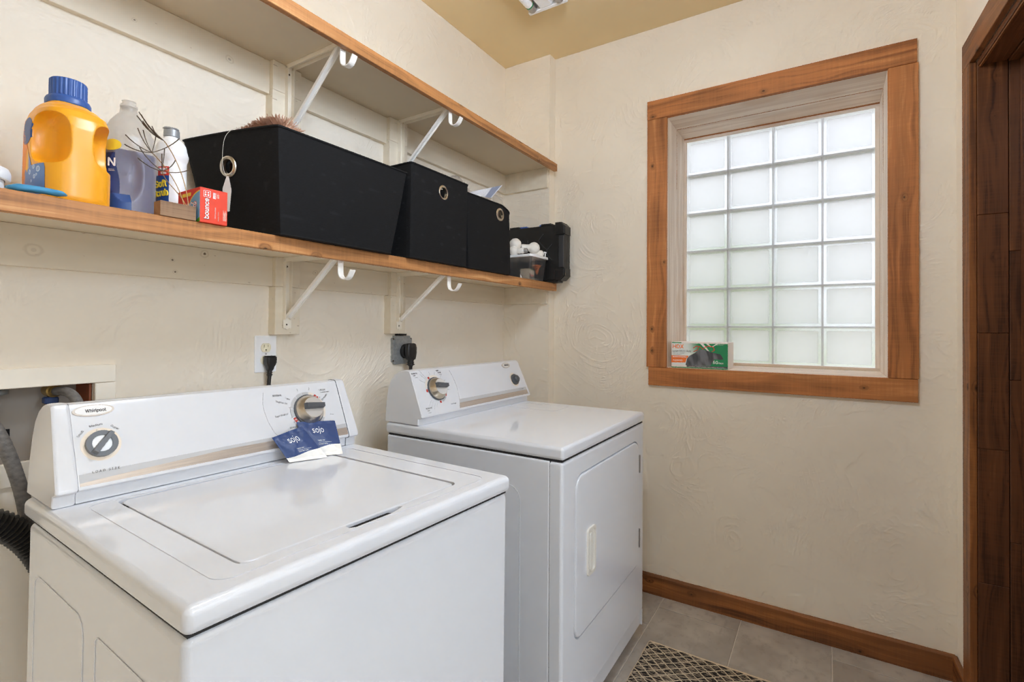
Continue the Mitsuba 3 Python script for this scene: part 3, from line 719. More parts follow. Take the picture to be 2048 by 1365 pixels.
# cycle dial
cx, cy = 0.541, 0.0865
Rm = 0.0455
seg = lambda r0, r1, a0, a1: Polygon([(cx + r1 * math.cos(math.radians(a)), cy + r1 * math.sin(math.radians(a))) for a in np.linspace(a0, a1, 12)] + [(cx + r0 * math.cos(math.radians(a)), cy + r0 * math.sin(math.radians(a))) for a in np.linspace(a1, a0, 12)])
cd = add('cycle_dial', on(circ(cx, cy, 0.0425, 24), 0.006), 'knob_dark', 30, parent=con)
kn = lathe_axis((PFi @ [cx, cy, 0.006, 1])[:3], (PFi @ [cx, cy, 1.0, 1])[:3], [(0.0395, 0), (0.0385, 0.006), (0.0305, 0.019), (0.0285, 0.0215), (0.0280, 0.0215)], 48)
add('skirt', kn, 'knob_chrome', 30, parent=cd)
add('disc', on(circ(cx, cy, 0.0283, 20), 0.0008, 0.0265), 'knob_silver', parent=cd)
Lm = lever(0.0275, 0.0085, 0.014); Lm.apply_transform(trimesh.transformations.rotation_matrix(math.radians(-5), [0, 0, 1])); Lm.apply_translation([cx, cy + 0.003, 0.0272])
add('handle', xf(Lm, PFi), 'knob_dark', 20, parent=cd)
for a0, a1, mt in ((58, 76, 'print_beige'), (78, 100, 'panel_grey'), (102, 124, 'panel_grey'), (126, 168, 'panel_grey'), (40, 56, 'print_red'), (170, 196, 'panel_grey'), (199, 214, 'print_red'), (20, 38, 'print_beige'), (-30, 18, 'print_beige'), (-80, -32, 'panel_grey')):
    add('ring_segment', on(seg(0.0432, 0.0515, a0, a1)), mt, parent=cd)
for s, h, x, y, wd, rot in (('NORMAL', 0.0052, 0.4625, 0.1365, 0.025, 0), ('CASUAL', 0.0052, 0.5975, 0.1395, 0.022, 0), ('permanent press', 0.0032, 0.604, 0.1325, 0.028, 0), ('Light', 0.0042, 0.489, 0.125, 0.013, -28), ('Regular 10', 0.0044, 0.470, 0.1165, 0.031, -20),
                            ('Super Wash 16', 0.0044, 0.463, 0.0825, 0.036, 6), ('10 Regular', 0.0044, 0.5985, 0.1175, 0.026, 40), ('WASH', 0.005, 0.488, 0.046, 0.022, 0), ('Rinse', 0.0034, 0.610, 0.0655, 0.011, -8), ('Rinse', 0.0034, 0.522, 0.1455, 0.008, 105), ('Rinse', 0.0034, 0.557, 0.146, 0.007, 80), ('OFF', 0.0034, 0.4935, 0.0595, 0.007, 30)):
    txt(con, s, h, x, y, PFi, 'print_dark' if s[0] not in 'RO' or len(s) > 6 else 'print_grey', width=wd, rot=rot)
arc = LineString([(0.427, 0.147), (0.420, 0.12), (0.4195, 0.10), (0.424, 0.07), (0.433, 0.043), (0.445, 0.024)]).buffer(0.0004)
add('arc_line', on(arc), 'print_grey', parent=con)
tick = unary_union([LineString([(cx + 0.0525 * math.cos(math.radians(a)), cy + 0.0525 * math.sin(math.radians(a))) for a in np.linspace(165, 195, 8)]).buffer(0.0004)] + [LineString([(cx + r0 * math.cos(math.radians(a)), cy + r0 * math.sin(math.radians(a))) for r0 in (0.0515, 0.056)]).buffer(0.0004) for a in (165, 195, 37)])
for t_ in tick.geoms: add('tick_mark', on(t_), 'print_dark', parent=con)
add('lettering', text('off', 0.0036, move(PFi, cx + 0.0475 * math.cos(math.radians(206)), cy + 0.0475 * math.sin(math.radians(206))), z0=0.0006), 'label_white', parent=cd)
add('lettering', text('off', 0.0036, move(PFi, cx + 0.0475 * math.cos(math.radians(48)), cy + 0.0475 * math.sin(math.radians(48))), z0=0.0006), 'label_white', parent=cd)

# ------------------------------------------------------------------ dryer
d_ = thing('dryer', 'white front-loading clothes dryer in the far corner with a hinged rounded door', 'dryer')
dx = lambda m: xf(m, DM)
DT = 0.915
add('cabinet', dx(rbx(0.0, 0.737, 0.041, 0.69, 0.012, 0.8715, 0.006)), 'enamel_side', 30, parent=d_)
fp = ext(rrect(0.0, 0.737, 0.122, 0.8715, 0.004), 0.04, frame([0, 0.0395, 0], [1, 0, 0], [0, 0, 1]))
DOOR = (0.083, 0.672, 0.327, 0.812)
dpoly = rrect(*DOOR, 0.05, 10).union(rrect(DOOR[0], DOOR[1], DOOR[2], 0.6, 0.034, 10))
doorcut = ext(dpoly.buffer(0.003), 0.03, frame([0, 0.012, 0], [1, 0, 0], [0, 0, 1]))
# front panel with rounded vertical edges
fr_ = rbx(0.0, 0.737, 0.0, 0.060, 0.122, 0.8715, 0.010)
fr_ = tm(mf(fr_) - mf(bx(-0.1, 0.9, 0.040, 0.1, 0.0, 1.0)) - mf(doorcut))
add('front_panel', dx(fr_), 'enamel_side', 25, parent=d_)
add('toe_panel', dx(bx(0.004, 0.7305, 0.010, 0.0405, 0.056, 0.1205, 0.003)), 'enamel_side', parent=d_)
add('toe_end', dx(bx(0.7310, 0.737, 0.002, 0.0405, 0.056, 0.1215, 0.002)), 'enamel_side', parent=d_)
def slab_w(P, w0, w1, ch):
    m = slab(P, w0, w1, ch)    # local (u, z, depth) -> depth towards the room
    X = np.eye(4); X[:3, 0], X[:3, 1], X[:3, 2] = [1, 0, 0], [0, 0, 1], [0, -1, 0]
    return xf(m, X)
dr_ = add('door', dx(slab_w(dpoly.buffer(-0.001), -0.0115, 0.0045, 0.007)), 'enamel_side', 30, parent=d_)
hp = rrect(0.160, 0.220, 0.489, 0.634, 0.011)
hcut = rrect(0.168, 0.2145, 0.498, 0.625, 0.009)
hm = ext(hp.difference(hcut), 0.006, frame([0, -0.0045, 0], [1, 0, 0], [0, 0, 1]))
h_ = add('handle', dx(cat(hm, ext(hcut, 0.001, frame([0, -0.0044, 0], [1, 0, 0], [0, 0, 1])))), 'handle_white', 30, parent=dr_)
grip = xf(slab(rrect(0.170, 0.190, 0.503, 0.62, 0.008), 0.0, 0.008, 0.004), frame([0, -0.0046, 0], [1, 0, 0], [0, 0, 1]))
add('grip', dx(grip), 'handle_white', 30, parent=h_)
for z0, z1 in ((0.683, 0.752), (0.390, 0.462)):
    hg = cat(cyl([0.6785, -0.002, z0], [0.6785, -0.002, z1], 0.0042, 12), bx(0.6745, 0.690, -0.0012, 0.0002, z0 + 0.004, z1 - 0.004))
    add('hinge', dx(hg), 'steel', 30, parent=d_)
# side stamping
st = rrect(0.138, 0.55, 0.08, 0.785, 0.045)
stamp = ext(st.difference(st.buffer(-0.002)), 0.0008, frame([0.0, 0.0, 0.0], [0, 1, 0], [0, 0, 1]))
stamp.apply_transform(np.diag([-1, 1, 1, 1])); stamp.apply_translation([0.0002, 0, 0]); stamp.invert()
add('stamping', dx(stamp), 'enamel_side', 30, parent=d_)
dtop = mf(rbx(-0.001, 0.738, -0.003, 0.698, 0.8765, DT, 0.011))
rim = rrect(0.535, 0.675, 0.30, 0.535, 0.02)
dtop = dtop - mf(ext(rim.difference(rim.buffer(-0.004)), 0.01, None, DT - 0.0010))
add('top', dx(tm(dtop)), 'enamel', 25, parent=d_)
add('top_gap_shade', dx(bx(0.0045, 0.7325, 0.0040, 0.685, 0.8718, 0.8768)), 'rubber_gap_dark', parent=d_)  # dark slab in place of shade in the gap below the dryer top
add('side_seam', dx(bx(0.0025, 0.012, 0.0393, 0.0415, 0.06, 0.8715)), 'rubber_gap_dark', parent=d_)  # dark strip filling the joint between front panel and cabinet
for u in (0.06, 0.68):
    for ww in (0.09, 0.62):
        add('foot', dx(cyl([u, ww, 0.0], [u, ww, 0.02], 0.022, 16)), 'rubber_gap_dark', 30, parent=d_)
dc = add('console', dx(console_piece(0.001, 0.7365, DT, 0.0, 0.010, 0.010, 0.008)), 'console_white', 28, parent=d_)
PD = panel_frame(DM, DT); PD[:3, 3] += PD[:3, 2] * 0.0002
ond = lambda poly, d=0.0004, z0=0.0: ext(poly, d, PD, z0)
circle_edge = circ(0.06, 0.085, 0.172, 40)
bandp = sbox(0.05, 0.001, 0.716, 0.027).difference(circle_edge)
add('panel_band', ond(bandp.union(sbox(0.1, 0.001, 0.716, 0.0345).difference(circle_edge))), 'panel_grey', parent=dc)
add('metal_band', ond(sbox(0.1, 0.001, 0.716, 0.021).difference(circle_edge), 0.0004, 0.0004), 'brushed_tan', parent=dc)
add('arc_line', ond(circle_edge.exterior.buffer(0.0004).intersection(sbox(0.17, 0.001, 0.3, 0.15))), 'print_grey', parent=dc)
cx, cy = 0.116, 0.0865
cd = add('cycle_dial', ond(circ(cx, cy, 0.0435, 24), 0.006), 'knob_dark', 30, parent=dc)
add('skirt', lathe_axis((PD @ [cx, cy, 0.006, 1])[:3], (PD @ [cx, cy, 1.0, 1])[:3], [(0.0405, 0), (0.0395, 0.006), (0.0315, 0.019), (0.0295, 0.0215), (0.0290, 0.0215)], 48), 'knob_chrome', 30, parent=cd)
add('disc', ond(circ(cx, cy, 0.0293, 20), 0.0008, 0.0265), 'knob_silver', parent=cd)
Lm = lever(0.0285, 0.0088, 0.014); Lm.apply_transform(trimesh.transformations.rotation_matrix(math.radians(-8), [0, 0, 1])); Lm.apply_translation([cx, cy + 0.004, 0.0272])
add('handle', xf(Lm, PD), 'knob_dark', 20, parent=cd)
for a0, a1, mt in ((112, 122, 'print_red'), (176, 188, 'print_red'), (322, 334, 'print_red'), (268, 278, 'print_red'), (126, 172, 'print_beige'), (60, 106, 'print_beige'), (285, 318, 'panel_grey')):
    add('ring_segment', ond(seg(0.045, 0.053, a0, a1)), mt, parent=cd)
for s, h, x, y, wd in (('AUTOMATIC', 0.0046, 0.030, 0.1520, 0.030), ('DRY', 0.0046, 0.0275, 0.1440, 0.011), ('normal', 0.003, 0.033, 0.1375, 0.014), ('TIMED', 0.0046, 0.151, 0.1540, 0.016), ('DRYING', 0.0046, 0.160, 0.1460, 0.018), ('no heat', 0.003, 0.163, 0.1390, 0.013),
                        ('AUTOMATIC', 0.0046, 0.049, 0.0225, 0.032), ('DRY', 0.0046, 0.044, 0.0140, 0.011), ('delicate', 0.003, 0.047, 0.0065, 0.014), ('CYCLE END', 0.004, 0.184, 0.022, 0.028)):
    txt(dc, s, h, x, y, PD, 'print_dark' if h > 0.0035 else 'print_grey', width=wd)
ticks = [LineString([(cx + r0 * math.cos(math.radians(a)), cy + r0 * math.sin(math.radians(a))) for r0 in (0.056, r1)]).buffer(0.0004) for a, r1 in ((135, 0.085), (128, 0.095), (150, 0.083), (25, 0.072), (45, 0.076), (-8, 0.075), (230, 0.09), (240, 0.083), (222, 0.08), (75, 0.068), (100, 0.067), (250, 0.07))]
for t_ in ticks: add('tick_mark', ond(t_), 'print_grey', parent=dc)
b = add('badge', ond(ell(0.6135, 0.1455, 0.0315, 0.0125), 0.0015), 'badge_silver', 30, parent=dc)
add('badge_face', ond(ell(0.6135, 0.1457, 0.027, 0.0102), 0.0005, 0.0015), 'badge_face', parent=b)
add('lettering', text('Whirlpool', 0.0064, move(PD, 0.6165, 0.1465), z0=0.0022, width=0.033, bold=True), 'print_dark', parent=b)
cx, cy = 0.642, 0.0755
pk = add('push_knob', lathe_axis((PD @ [cx, cy, 0, 1])[:3], (PD @ [cx, cy, 1.0, 1])[:3], [(0, 0), (0.0245, 0), (0.0245, 0.008), (0.016, 0.010), (0.0155, 0.019), (0.0125, 0.022), (0, 0.023)], 36), 'knob_dark', 30, parent=dc)
add('ring', ond(circ(cx, cy, 0.0315, 16).difference(circ(cx, cy, 0.0247, 16))), 'panel_tan', parent=pk)
txt(dc, 'end of cycle signal', 0.003, 0.672, 0.0285, PD, 'print_grey', z=0.0006, width=0.035)

# ------------------------------------------------------------------ two pouches leaning on the washer console
def pouch(c4, bulge, label, tx, ang_first):
    """c4: bottom-left, bottom-right, top-right, top-left in washer coordinates"""
    BL, BR, TR, TL = [np.asarray(q, float) for q in c4]
    k = thing('pouch', label, 'pouch', 'navy laundry pod pouches')
    n = np.cross(BR - BL, TL - BL); n /= np.linalg.norm(n)
    def pos(u, v, side):
        u, v = np.asarray(u, float), np.asarray(v, float)
        base = ((1 - u) * (1 - v))[..., None] * BL + (u * (1 - v))[..., None] * BR + (u * v)[..., None] * TR + ((1 - u) * v)[..., None] * TL
        e = np.clip(np.minimum(np.minimum(u, 1 - u), np.minimum(v, 1 - v)) / 0.5, 0, 1)
        # sealed edges stay flat, the middle bulges, with creases running in from the corners
        e2 = np.clip((np.minimum(np.minimum(u, 1 - u) - 0.03, np.minimum(v - 0.1, 0.9 - v))) / 0.40, 0, 1)
        h = bulge * np.sin(e2 * np.pi / 2) ** 0.8
        cr = meshkit.fbm(np.stack([u * 7 + ang_first, v * 7, u * 0 + ang_first], -1), 3, 2) - 0.5
        h = np.maximum(h * (1 + 0.35 * cr), 0)
        both = 0.0022 * cr * (1 - e2) + 0.0007 * np.sin(u * 26 + 4 * v) * np.clip(1 - e2 * 5, 0, 1)
        return base + n * (both + (h + 0.0003 if side > 0 else -0.35 * h - 0.0003))[..., None]
    N = 48
    def sheet(vlo, vhi, side):
        u, t = np.meshgrid(np.linspace(0, 1, N), np.linspace(0, 1, N), indexing='ij')
        v = vlo(u) + (vhi(u) - vlo(u)) * t
        V = pos(u, v, side).reshape(-1, 3); idx = np.arange(N * N).reshape(N, N)
        q = np.stack([idx[:-1, :-1], idx[1:, :-1], idx[1:, 1:], idx[:-1, 1:]], -1).reshape(-1, 4)
        if side < 0: q = q[:, ::-1]
        return tm((V, q))
    zero, one = (lambda u: u * 0.0), (lambda u: u * 0 + 1.0)
    wave = lambda u: 0.17 + 0.13 * smooth01((u - 0.05) / 0.75)
    def smooth01(t): t = np.clip(t, 0, 1); return t * t * (3 - 2 * t)
    add('upper', wx(sheet(wave, one, 1)), 'sojo_navy', True, parent=k)
    add('lower', wx(sheet(zero, wave, 1)), 'sojo_white', True, parent=k)
    add('back', wx(sheet(zero, one, -1)), 'sojo_navy', True, parent=k)
    Wd, Hd = np.linalg.norm(BR - BL + TR - TL) / 2, np.linalg.norm(TL - BL + TR - BR) / 2
    def lay(m):
        V = np.array(m.vertices); u, v = V[:, 0] / Wd, V[:, 1] / Hd
        P = pos(u, v, 1) + n * (0.0005 + V[:, 2:3])
        return wx(trimesh.Trimesh(P, m.faces, process=False))
    for s, h, cx_, cy_, bold, w in tx:
        m = meshkit.text_mesh(s, h, 0.0002, bold); lo, hi = m.bounds
        if w: m.apply_scale([w / (hi[0] - lo[0]), 1, 1]); lo, hi = m.bounds
        m.apply_translation([cx_ * Wd - lo[0], cy_ * Hd, 0])
        m = m.subdivide_to_size(0.004)
        add('lettering', lay(m), 'label_white', parent=k)
    ln = bx(0.40 * Wd, 0.78 * Wd, 0.375 * Hd, 0.3815 * Hd, 0, 0.0002).subdivide_to_size(0.006)
    add('rule', lay(ln), 'label_white', parent=k)
mat('sojo_navy', lin(46, 66, 112), 0.42, spec=0.5)
mat('sojo_white', lin(232, 230, 224), 0.5)
TX = [('sojo', 0.0165, 0.33, 0.66, False, 0.029), ('fragrance free', 0.0026, 0.40, 0.42, True, 0.018), ('LAUNDRY PODS', 0.0026, 0.40, 0.315, True, 0.024)]
pouch([(0.503, 0.510, 0.9150), (0.580, 0.468, 0.9150), (0.605, 0.538, 0.9930), (0.494, 0.548, 1.0035)], 0.0075, 'navy and white laundry pod pouch standing upright behind the other, under the round cycle dial', TX, 3.0)
pouch([(0.446, 0.500, 0.9152), (0.534, 0.470, 0.9152), (0.497, 0.528, 0.9945), (0.411, 0.520, 0.9800)], 0.0085, 'navy and white laundry pod pouch tilted in front of the other on the washer lid', TX, 8.0)

# ------------------------------------------------------------------ outlets, cords, hoses
FW = lambda y, z, x=0.0005: frame([x, y, z], [0, 1, 0], [0, 0, 1])      # a frame on the left wall, facing the room
op = thing('outlet_plate', 'white double outlet plate on the wall behind the washing machine', 'outlet')
pc = np.array([0.3515, 1.1635])
plate = slab(rrect(-0.036, 0.036, -0.0585, 0.0585, 0.003), 0, 0.0055, 0.0025)
faces = unary_union([circ(0, 0.0195, 0.0172).intersection(sbox(-0.02, 0.0055, 0.02, 0.0335)), circ(0, -0.0195, 0.0172).intersection(sbox(-0.02, -0.0335, 0.02, -0.0055))])
pm = tm(mf(plate) - mf(ext(faces, 0.02, None, -0.005)))
add('plate', xf(pm, FW(*pc)), 'plastic_white', 30, parent=op)
for s in (1, -1):
    fz = circ(0, s * 0.0195, 0.0166).intersection(sbox(-0.02, s * 0.0195 - 0.0134, 0.02, s * 0.0195 + 0.0134))
    holes = unary_union([sbox(-0.0076, s * 0.0195 + 0.001, -0.0054, s * 0.0195 + 0.0095), sbox(0.0054, s * 0.0195 + 0.002, 0.0074, s * 0.0195 + 0.0090), circ(0, s * 0.0195 - 0.0072, 0.0026)])
    r_ = add('receptacle', ext(fz.difference(holes), 0.004, FW(*pc), 0.003), 'plastic_ivory', parent=op)
    add('slots', ext(fz, 0.0005, FW(*pc), 0.0025), 'hole_black', parent=r_)
add('screw', ext(circ(0, 0, 0.0024), 0.0008, FW(*pc), 0.0055), 'steel', parent=op)
wc = thing('washer_power_cord', 'black power cord plugged into the white outlet plate and dropping behind the washer', 'power cord')
def plugbody(rings):
    m = loft(rings); m.fix_normals(); return m
def sq(c, a, b, e=5, n=32):
    # ring in a horizontal plane: x depth from the wall, y across
    return superell(c[0], c[1], c[2], a, b, e, n)
py = 0.3545
add('plug', plugbody([sq((0.0225, py + 0.001, 1.1555), 0.0105, 0.0135), sq((0.0225, py + 0.001, 1.1575), 0.0135, 0.0155)][::-1] + [sq((0.0225, py + 0.001, 1.1545), 0.0155, 0.0165), sq((0.0225, py + 0.001, 1.136), 0.0150, 0.0165), sq((0.0235, py, 1.122), 0.011, 0.0105), sq((0.0235, py - 0.0005, 1.113), 0.0085, 0.0085)]), 'plastic_black', 35, parent=wc)
rb = []
for k in range(6):
    z = 1.113 - k * 0.0034
    rb += [(0.0090 if k % 2 == 0 else 0.0070, z), (0.0090 if k % 2 == 0 else 0.0070, z - 0.0026)]
add('strain_relief', plugbody([superell(0.0235, py - 0.001, z, r, r, 2, 20) for r, z in rb]), 'plastic_black', 35, parent=wc)
add('cord', tube(spline([(0.0235, py - 0.001, 1.096), (0.024, py - 0.004, 1.06), (0.027, py - 0.008, 1.0), (0.035, py - 0.02, 0.90), (0.05, py - 0.06, 0.7)], 30), 0.0058, 12), 'plastic_black', 40, parent=wc)

do = thing('dryer_outlet', 'grey metal dryer outlet box under the second backing board', 'outlet')
dc0 = np.array([0.948, 1.157])
g1 = unary_union([rrect(-0.056, 0.056, -0.05, 0.05, 0.004), sbox(-0.046, -0.0585, 0.046, 0.0585)])
add('box', ext(g1.difference(circ(0.012, -0.006, 0.0305)), 0.012, FW(*dc0), 0.0), 'galvanized', parent=do)
add('cover', ext(rrect(-0.045, 0.045, -0.048, 0.048, 0.004).difference(circ(0.012, -0.006, 0.0305)), 0.004, FW(*dc0), 0.0125), 'galvanized', parent=do)
add('receptacle', ext(circ(0.012, -0.006, 0.030), 0.017, FW(*dc0), 0.0), 'plastic_black', 30, parent=do)
for sx_, sz_ in ((-0.051, 0.046), (-0.052, -0.044), (0.049, 0.045)):
    add('screw', ext(circ(sx_, sz_, 0.0035), 0.0015, FW(*dc0), 0.012), 'screw_dark', parent=do)
add('conduit_gap', bx(0.0005, 0.02, 0.915, 0.965, 1.2165, 1.2235), 'hole_black', parent=do)
dcord = thing('dryer_power_cord', 'thick black plug and cord in the grey dryer outlet', 'power cord')
py, pz = 0.960, 1.151
blob = [superell(0.0, 0.0, x, 0.028 * k, 0.028 * k, 2.2, 40) for x, k in ((0.0175, 0.98), (0.020, 1.02), (0.030, 1.03), (0.034, 1.0))]
X = FW(py, pz, 0.0)
add('plug', xf(loft(blob), X), 'plastic_black', 30, parent=dcord)
hb = plugbody([superell(0.047, py + 0.002, z, a, b, 3.2, 40) for z, a, b in ((pz + 0.034, 0.006, 0.012), (pz + 0.0325, 0.011, 0.020), (pz + 0.026, 0.0135, 0.0255), (pz + 0.012, 0.0145, 0.028), (pz - 0.008, 0.0145, 0.028), (pz - 0.026, 0.014, 0.0235), (pz - 0.034, 0.0135, 0.020), (pz - 0.0345, 0.011, 0.0165))])
add('grip', hb, 'plastic_black', 35, parent=dcord)
rb = []
for k, r in enumerate((0.0135, 0.0115, 0.0145, 0.0125, 0.0165, 0.011)):
    z = pz - 0.0345 - k * 0.0045
    rb += [(r, z), (r, z - 0.0035)]
add('strain_relief', plugbody([superell(0.047, py + 0.002, z, r, r, 2, 24) for r, z in rb]), 'plastic_black', 35, parent=dcord)
add('cord', tube(spline([(0.047, py + 0.002, pz - 0.061), (0.046, py + 0.003, pz - 0.10), (0.05, py + 0.005, pz - 0.18), (0.06, py, pz - 0.4)], 24), 0.0072, 14), 'plastic_black', 40, parent=dcord)

# recessed washer supply box in the left wall
wb = thing('supply_box', 'recessed water supply box with a white wooden frame behind the washing machine', 'supply box')
WY0, WY1, WZA, WZB = -0.62, -0.089, 0.948, 1.110
add('frame_board', bx(0.0005, 0.014, WY0 - 0.04, -0.0455, WZB + 0.001, 1.1545, 0.0015), 'bracket_paint', parent=wb)
add('frame_board', bx(0.0005, 0.014, -0.0875, -0.0455, 0.86, WZB, 0.0015), 'bracket_paint', parent=wb)
add('frame_board', bx(0.0005, 0.014, WY0 - 0.04, -0.0885, 0.897, WZA, 0.0015), 'bracket_paint', parent=wb)
add('back_panel', bx(-0.095, -0.085, -0.25, -0.089, 0.93, 1.11), 'box_back_grey', parent=wb)
add('side_panel', bx(-0.085, -0.002, -0.0945, -0.0895, 0.931, 1.109), 'rust', parent=wb)
add('opening', bx(-0.084, -0.08, -0.25, -0.215, 0.95, 1.01), 'hole_black', parent=wb)
v1 = thing('valve', 'brass and blue hose valve inside the supply box', 'valve')
vy, vz = -0.150, 1.094
add('collar', lathe_axis(np.array([-0.075, vy, vz]), np.array([0.0, vy + 0.003, vz]), [(0, 0), (0.014, 0), (0.014, 0.02), (0.0155, 0.021), (0.0155, 0.036), (0.0125, 0.038), (0.0105, 0.048), (0, 0.048)], 24), 'brass', 30, parent=v1)
add('handle', bx(-0.060, -0.036, vy - 0.016, vy + 0.010, vz - 0.030, vz - 0.014, 0.003), 'valve_blue', parent=v1)
v2 = thing('valve', 'brass valve at the top left of the supply box, only its rim showing', 'valve')
add('collar', lathe_axis(np.array([-0.07, -0.238, 1.103]), np.array([-0.07, -0.238, 1.0]), [(0, 0), (0.016, 0), (0.018, 0.004), (0.018, 0.010), (0.01, 0.012), (0, 0.012)], 24), 'galvanized', 30, parent=v2)
add('water_hose', tube(spline([(-0.028, vy + 0.002, vz), (0.004, vy + 0.010, vz + 0.001), (0.034, vy + 0.017, vz - 0.010), (0.052, vy + 0.024, vz - 0.042), (0.058, vy + 0.026, vz - 0.10), (0.06, vy + 0.02, vz - 0.25)], 40), 0.0105, 16), 'hose_grey', True, cat='hose', label='grey water hose bending out of the brass valve behind the washing machine')
add('water_hose', tube(spline([(-0.07, -0.33, 1.12), (-0.02, -0.30, 1.09), (0.045, -0.266, 1.035), (0.058, -0.245, 0.97), (0.06, -0.228, 0.90), (0.06, -0.215, 0.78)], 40), 0.0125, 16), 'hose_grey', True, cat='hose', label='grey water hose running down steeply at the left edge beside the washing machine')
hp_ = spline([(0.100, -0.45, 0.91), (0.105, -0.35, 0.889), (0.106, -0.277, 0.854), (0.106, -0.234, 0.810), (0.106, -0.19, 0.71), (0.10, -0.17, 0.5)], 130)
add('drain_hose', tube(hp_, np.where(np.arange(130) % 2 == 0, 0.0215, 0.0275), 20), 'plastic_black', False, cat='hose', label='black corrugated drain hose behind the washing machine at the left edge')

# ------------------------------------------------------------------ things on the lower shelf
SZ = ZL + 0.0004
def patch(m, pred, off=0.0006, fine=1):
    """faces of a dense mesh where pred(centroid, normal), refined and lifted off the surface"""
    m = tm(m); n = np.array(m.vertex_normals)
    near = pred(m.triangles_center, m.face_normals)
    hit = np.zeros(len(m.vertices), bool); hit[m.faces[near]] = True
    f = m.faces[hit[m.faces].any(1)]
    q = trimesh.Trimesh(m.vertices + n * off, f, process=False); q.remove_unreferenced_vertices()
    for _ in range(fine): q = q.subdivide()
    q = trimesh.Trimesh(q.vertices, q.faces[pred(q.triangles_center, q.face_normals)], process=False); q.remove_unreferenced_vertices()
    return q
# detergent jug
jx, jy = 0.217, -0.204
JZ = 0.966
secs = [(0.0, .078, .050), (0.004, .083, .056), (0.012, .085, .058), (0.06, .0855, .0585), (0.11, .085, .058), (0.150, .084, .0575), (0.172, .081, .056), (0.187, .073, .0525), (0.197, .062, .048), (0.204, .050, .042), (0.209, .038, .0355), (0.2115, .0335, .0330), (0.220, .0315, .0315)]
zs = np.linspace(0, 0.220, 75)
A = np.interp(zs, [s[0] for s in secs], [s[1] for s in secs]); B = np.interp(zs, [s[0] for s in secs], [s[2] for s in secs])
jug = loft([superell(jx, jy, SZ + z * JZ, a, b, 3.0 if z < .19 else 2.3, 120) for z, a, b in zip(zs, A, B)]); jug.fix_normals()
def ellipsoid(c, r, e=1.0):
    s_ = trimesh.creation.icosphere(subdivisions=4); v = s_.vertices
    v = np.sign(v) * np.abs(v) ** e; v = v / (np.abs(v) ** 3).sum(1, keepdims=True) ** (1 / 3)
    return trimesh.Trimesh(v * r + c, s_.faces, process=False)
jm = mf(jug) - mf(ellipsoid(np.array([jx + 0.080, jy - 0.053, SZ + 0.121]), [0.070, 0.0345, 0.050])) - mf(ellipsoid(np.array([jx + 0.078, jy + 0.054, SZ + 0.120]), [0.062, 0.0385, 0.046]))
jm = tm(jm.refine_to_length(0.004)); 
jm = trimesh.Trimesh(jm.vertices, jm.faces, process=True); trimesh.smoothing.filter_taubin(jm, lamb=0.5, nu=0.53, iterations=14)
jk = thing('detergent_jug', 'large yellow detergent jug with a ribbed blue cap and two finger recesses', 'jug')
jbody = add('body', jm, 'jug_yellow', True, parent=jk)
cap_prof = [(0.0, 0.0)]
def ribbed(c, r, z0, z1, n, amp, top=0.003):
    t = np.arange(n * 4) * 2 * np.pi / (n * 4)
    rr = r + amp * np.sign(np.sin(t * n + 0.3))
    ring = lambda k, z: np.stack([c[0] + (rr if k is None else k) * np.cos(t), c[1] + (rr if k is None else k) * np.sin(t), np.full(len(t), z)], 1)
    return loft([ring(None, z0), ring(None, z1 - top), ring(r - top * 0.4, z1 - top * 0.3), ring(r - top * 1.3, z1), ])
ck = add('cap', ribbed((jx, jy), 0.0290, SZ + 0.2225, SZ + 0.2575, 26, 0.0006), 'cap_blue', 35, parent=jk)
add('collar', lathe([jx, jy, SZ + 0.2045], [(0.028, 0), (0.0345, 0), (0.0358, 0.002), (0.0358, 0.010), (0.0338, 0.0145), (0.030, 0.0175), (0, 0.0176)], 60), 'cap_blue', 30, parent=ck)
def lab(p, n_):
    yy = p[:, 1] - jy; x_ = p[:, 0] - jx; z_ = p[:, 2] - SZ
    return (n_[:, 1] < -0.35) & (yy < -0.022) & (x_ < 0.062 - 0.25 * np.maximum(z_ - 0.062, 0)) & (z_ > 0.012) & (z_ < 0.070 + np.maximum(0, -(x_ - 0.02)) * 1.6) & (x_ > -0.07)
def jug_label(p, n, uv):
    x_, z_ = p.x - jx, p.z - SZ
    c = mix(lin(96, 130, 184), lin(58, 90, 148), smoothstep(0.06, 0.015, z_))
    for (bx_, bz_, br) in ((0.046, 0.060, 0.0062), (0.030, 0.066, 0.005), (0.012, 0.058, 0.0055), (0.033, 0.047, 0.0046), (0.041, 0.050, 0.003), (0.020, 0.040, 0.003)):
        d = dr.sqrt(dr.square(x_ - bx_) + dr.square(z_ - bz_))
        c = mix(c, lin(190, 208, 228), (1 - smoothstep(br * 0.75, br, d)) * (0.35 + 0.65 * smoothstep(br * 0.5, br * 0.8, d)))
    edge = x_ + 0.55 * z_ - 0.03 + 0.02 * (fbm(p.x * 70, p.z * 70, 2.0, octaves=2) - 0.5)
    c = mix(c, lin(238, 176, 40), smoothstep(0.062, 0.066, z_ + 0.010 * (noise(p.x * 150, p.z * 150) - 0.5)) * smoothstep(0.012, -0.004, x_))
    return mix(lin(228, 132, 36), c, smoothstep(-0.034, -0.020, x_ - 0.4 * (z_ - 0.03) + 0.02 * (noise(p.x * 90, p.z * 90, 4.0) - 0.5)))
mat('jug_label', proc(jug_label), 0.4)
add('label', patch(jm, lab, 0.0006, 2), 'jug_label', True, parent=jk)
lab2 = lambda p, n_: (n_[:, 1] < -0.3) & (p[:, 1] < jy - 0.050) & (((p[:, 0] - jx + 0.012) / 0.03) ** 2 + ((p[:, 2] - SZ - 0.142) / 0.026) ** 2 < 1)
add('label', patch(jm, lab2, 0.0006, 2), 'label_blue', True, parent=jk)

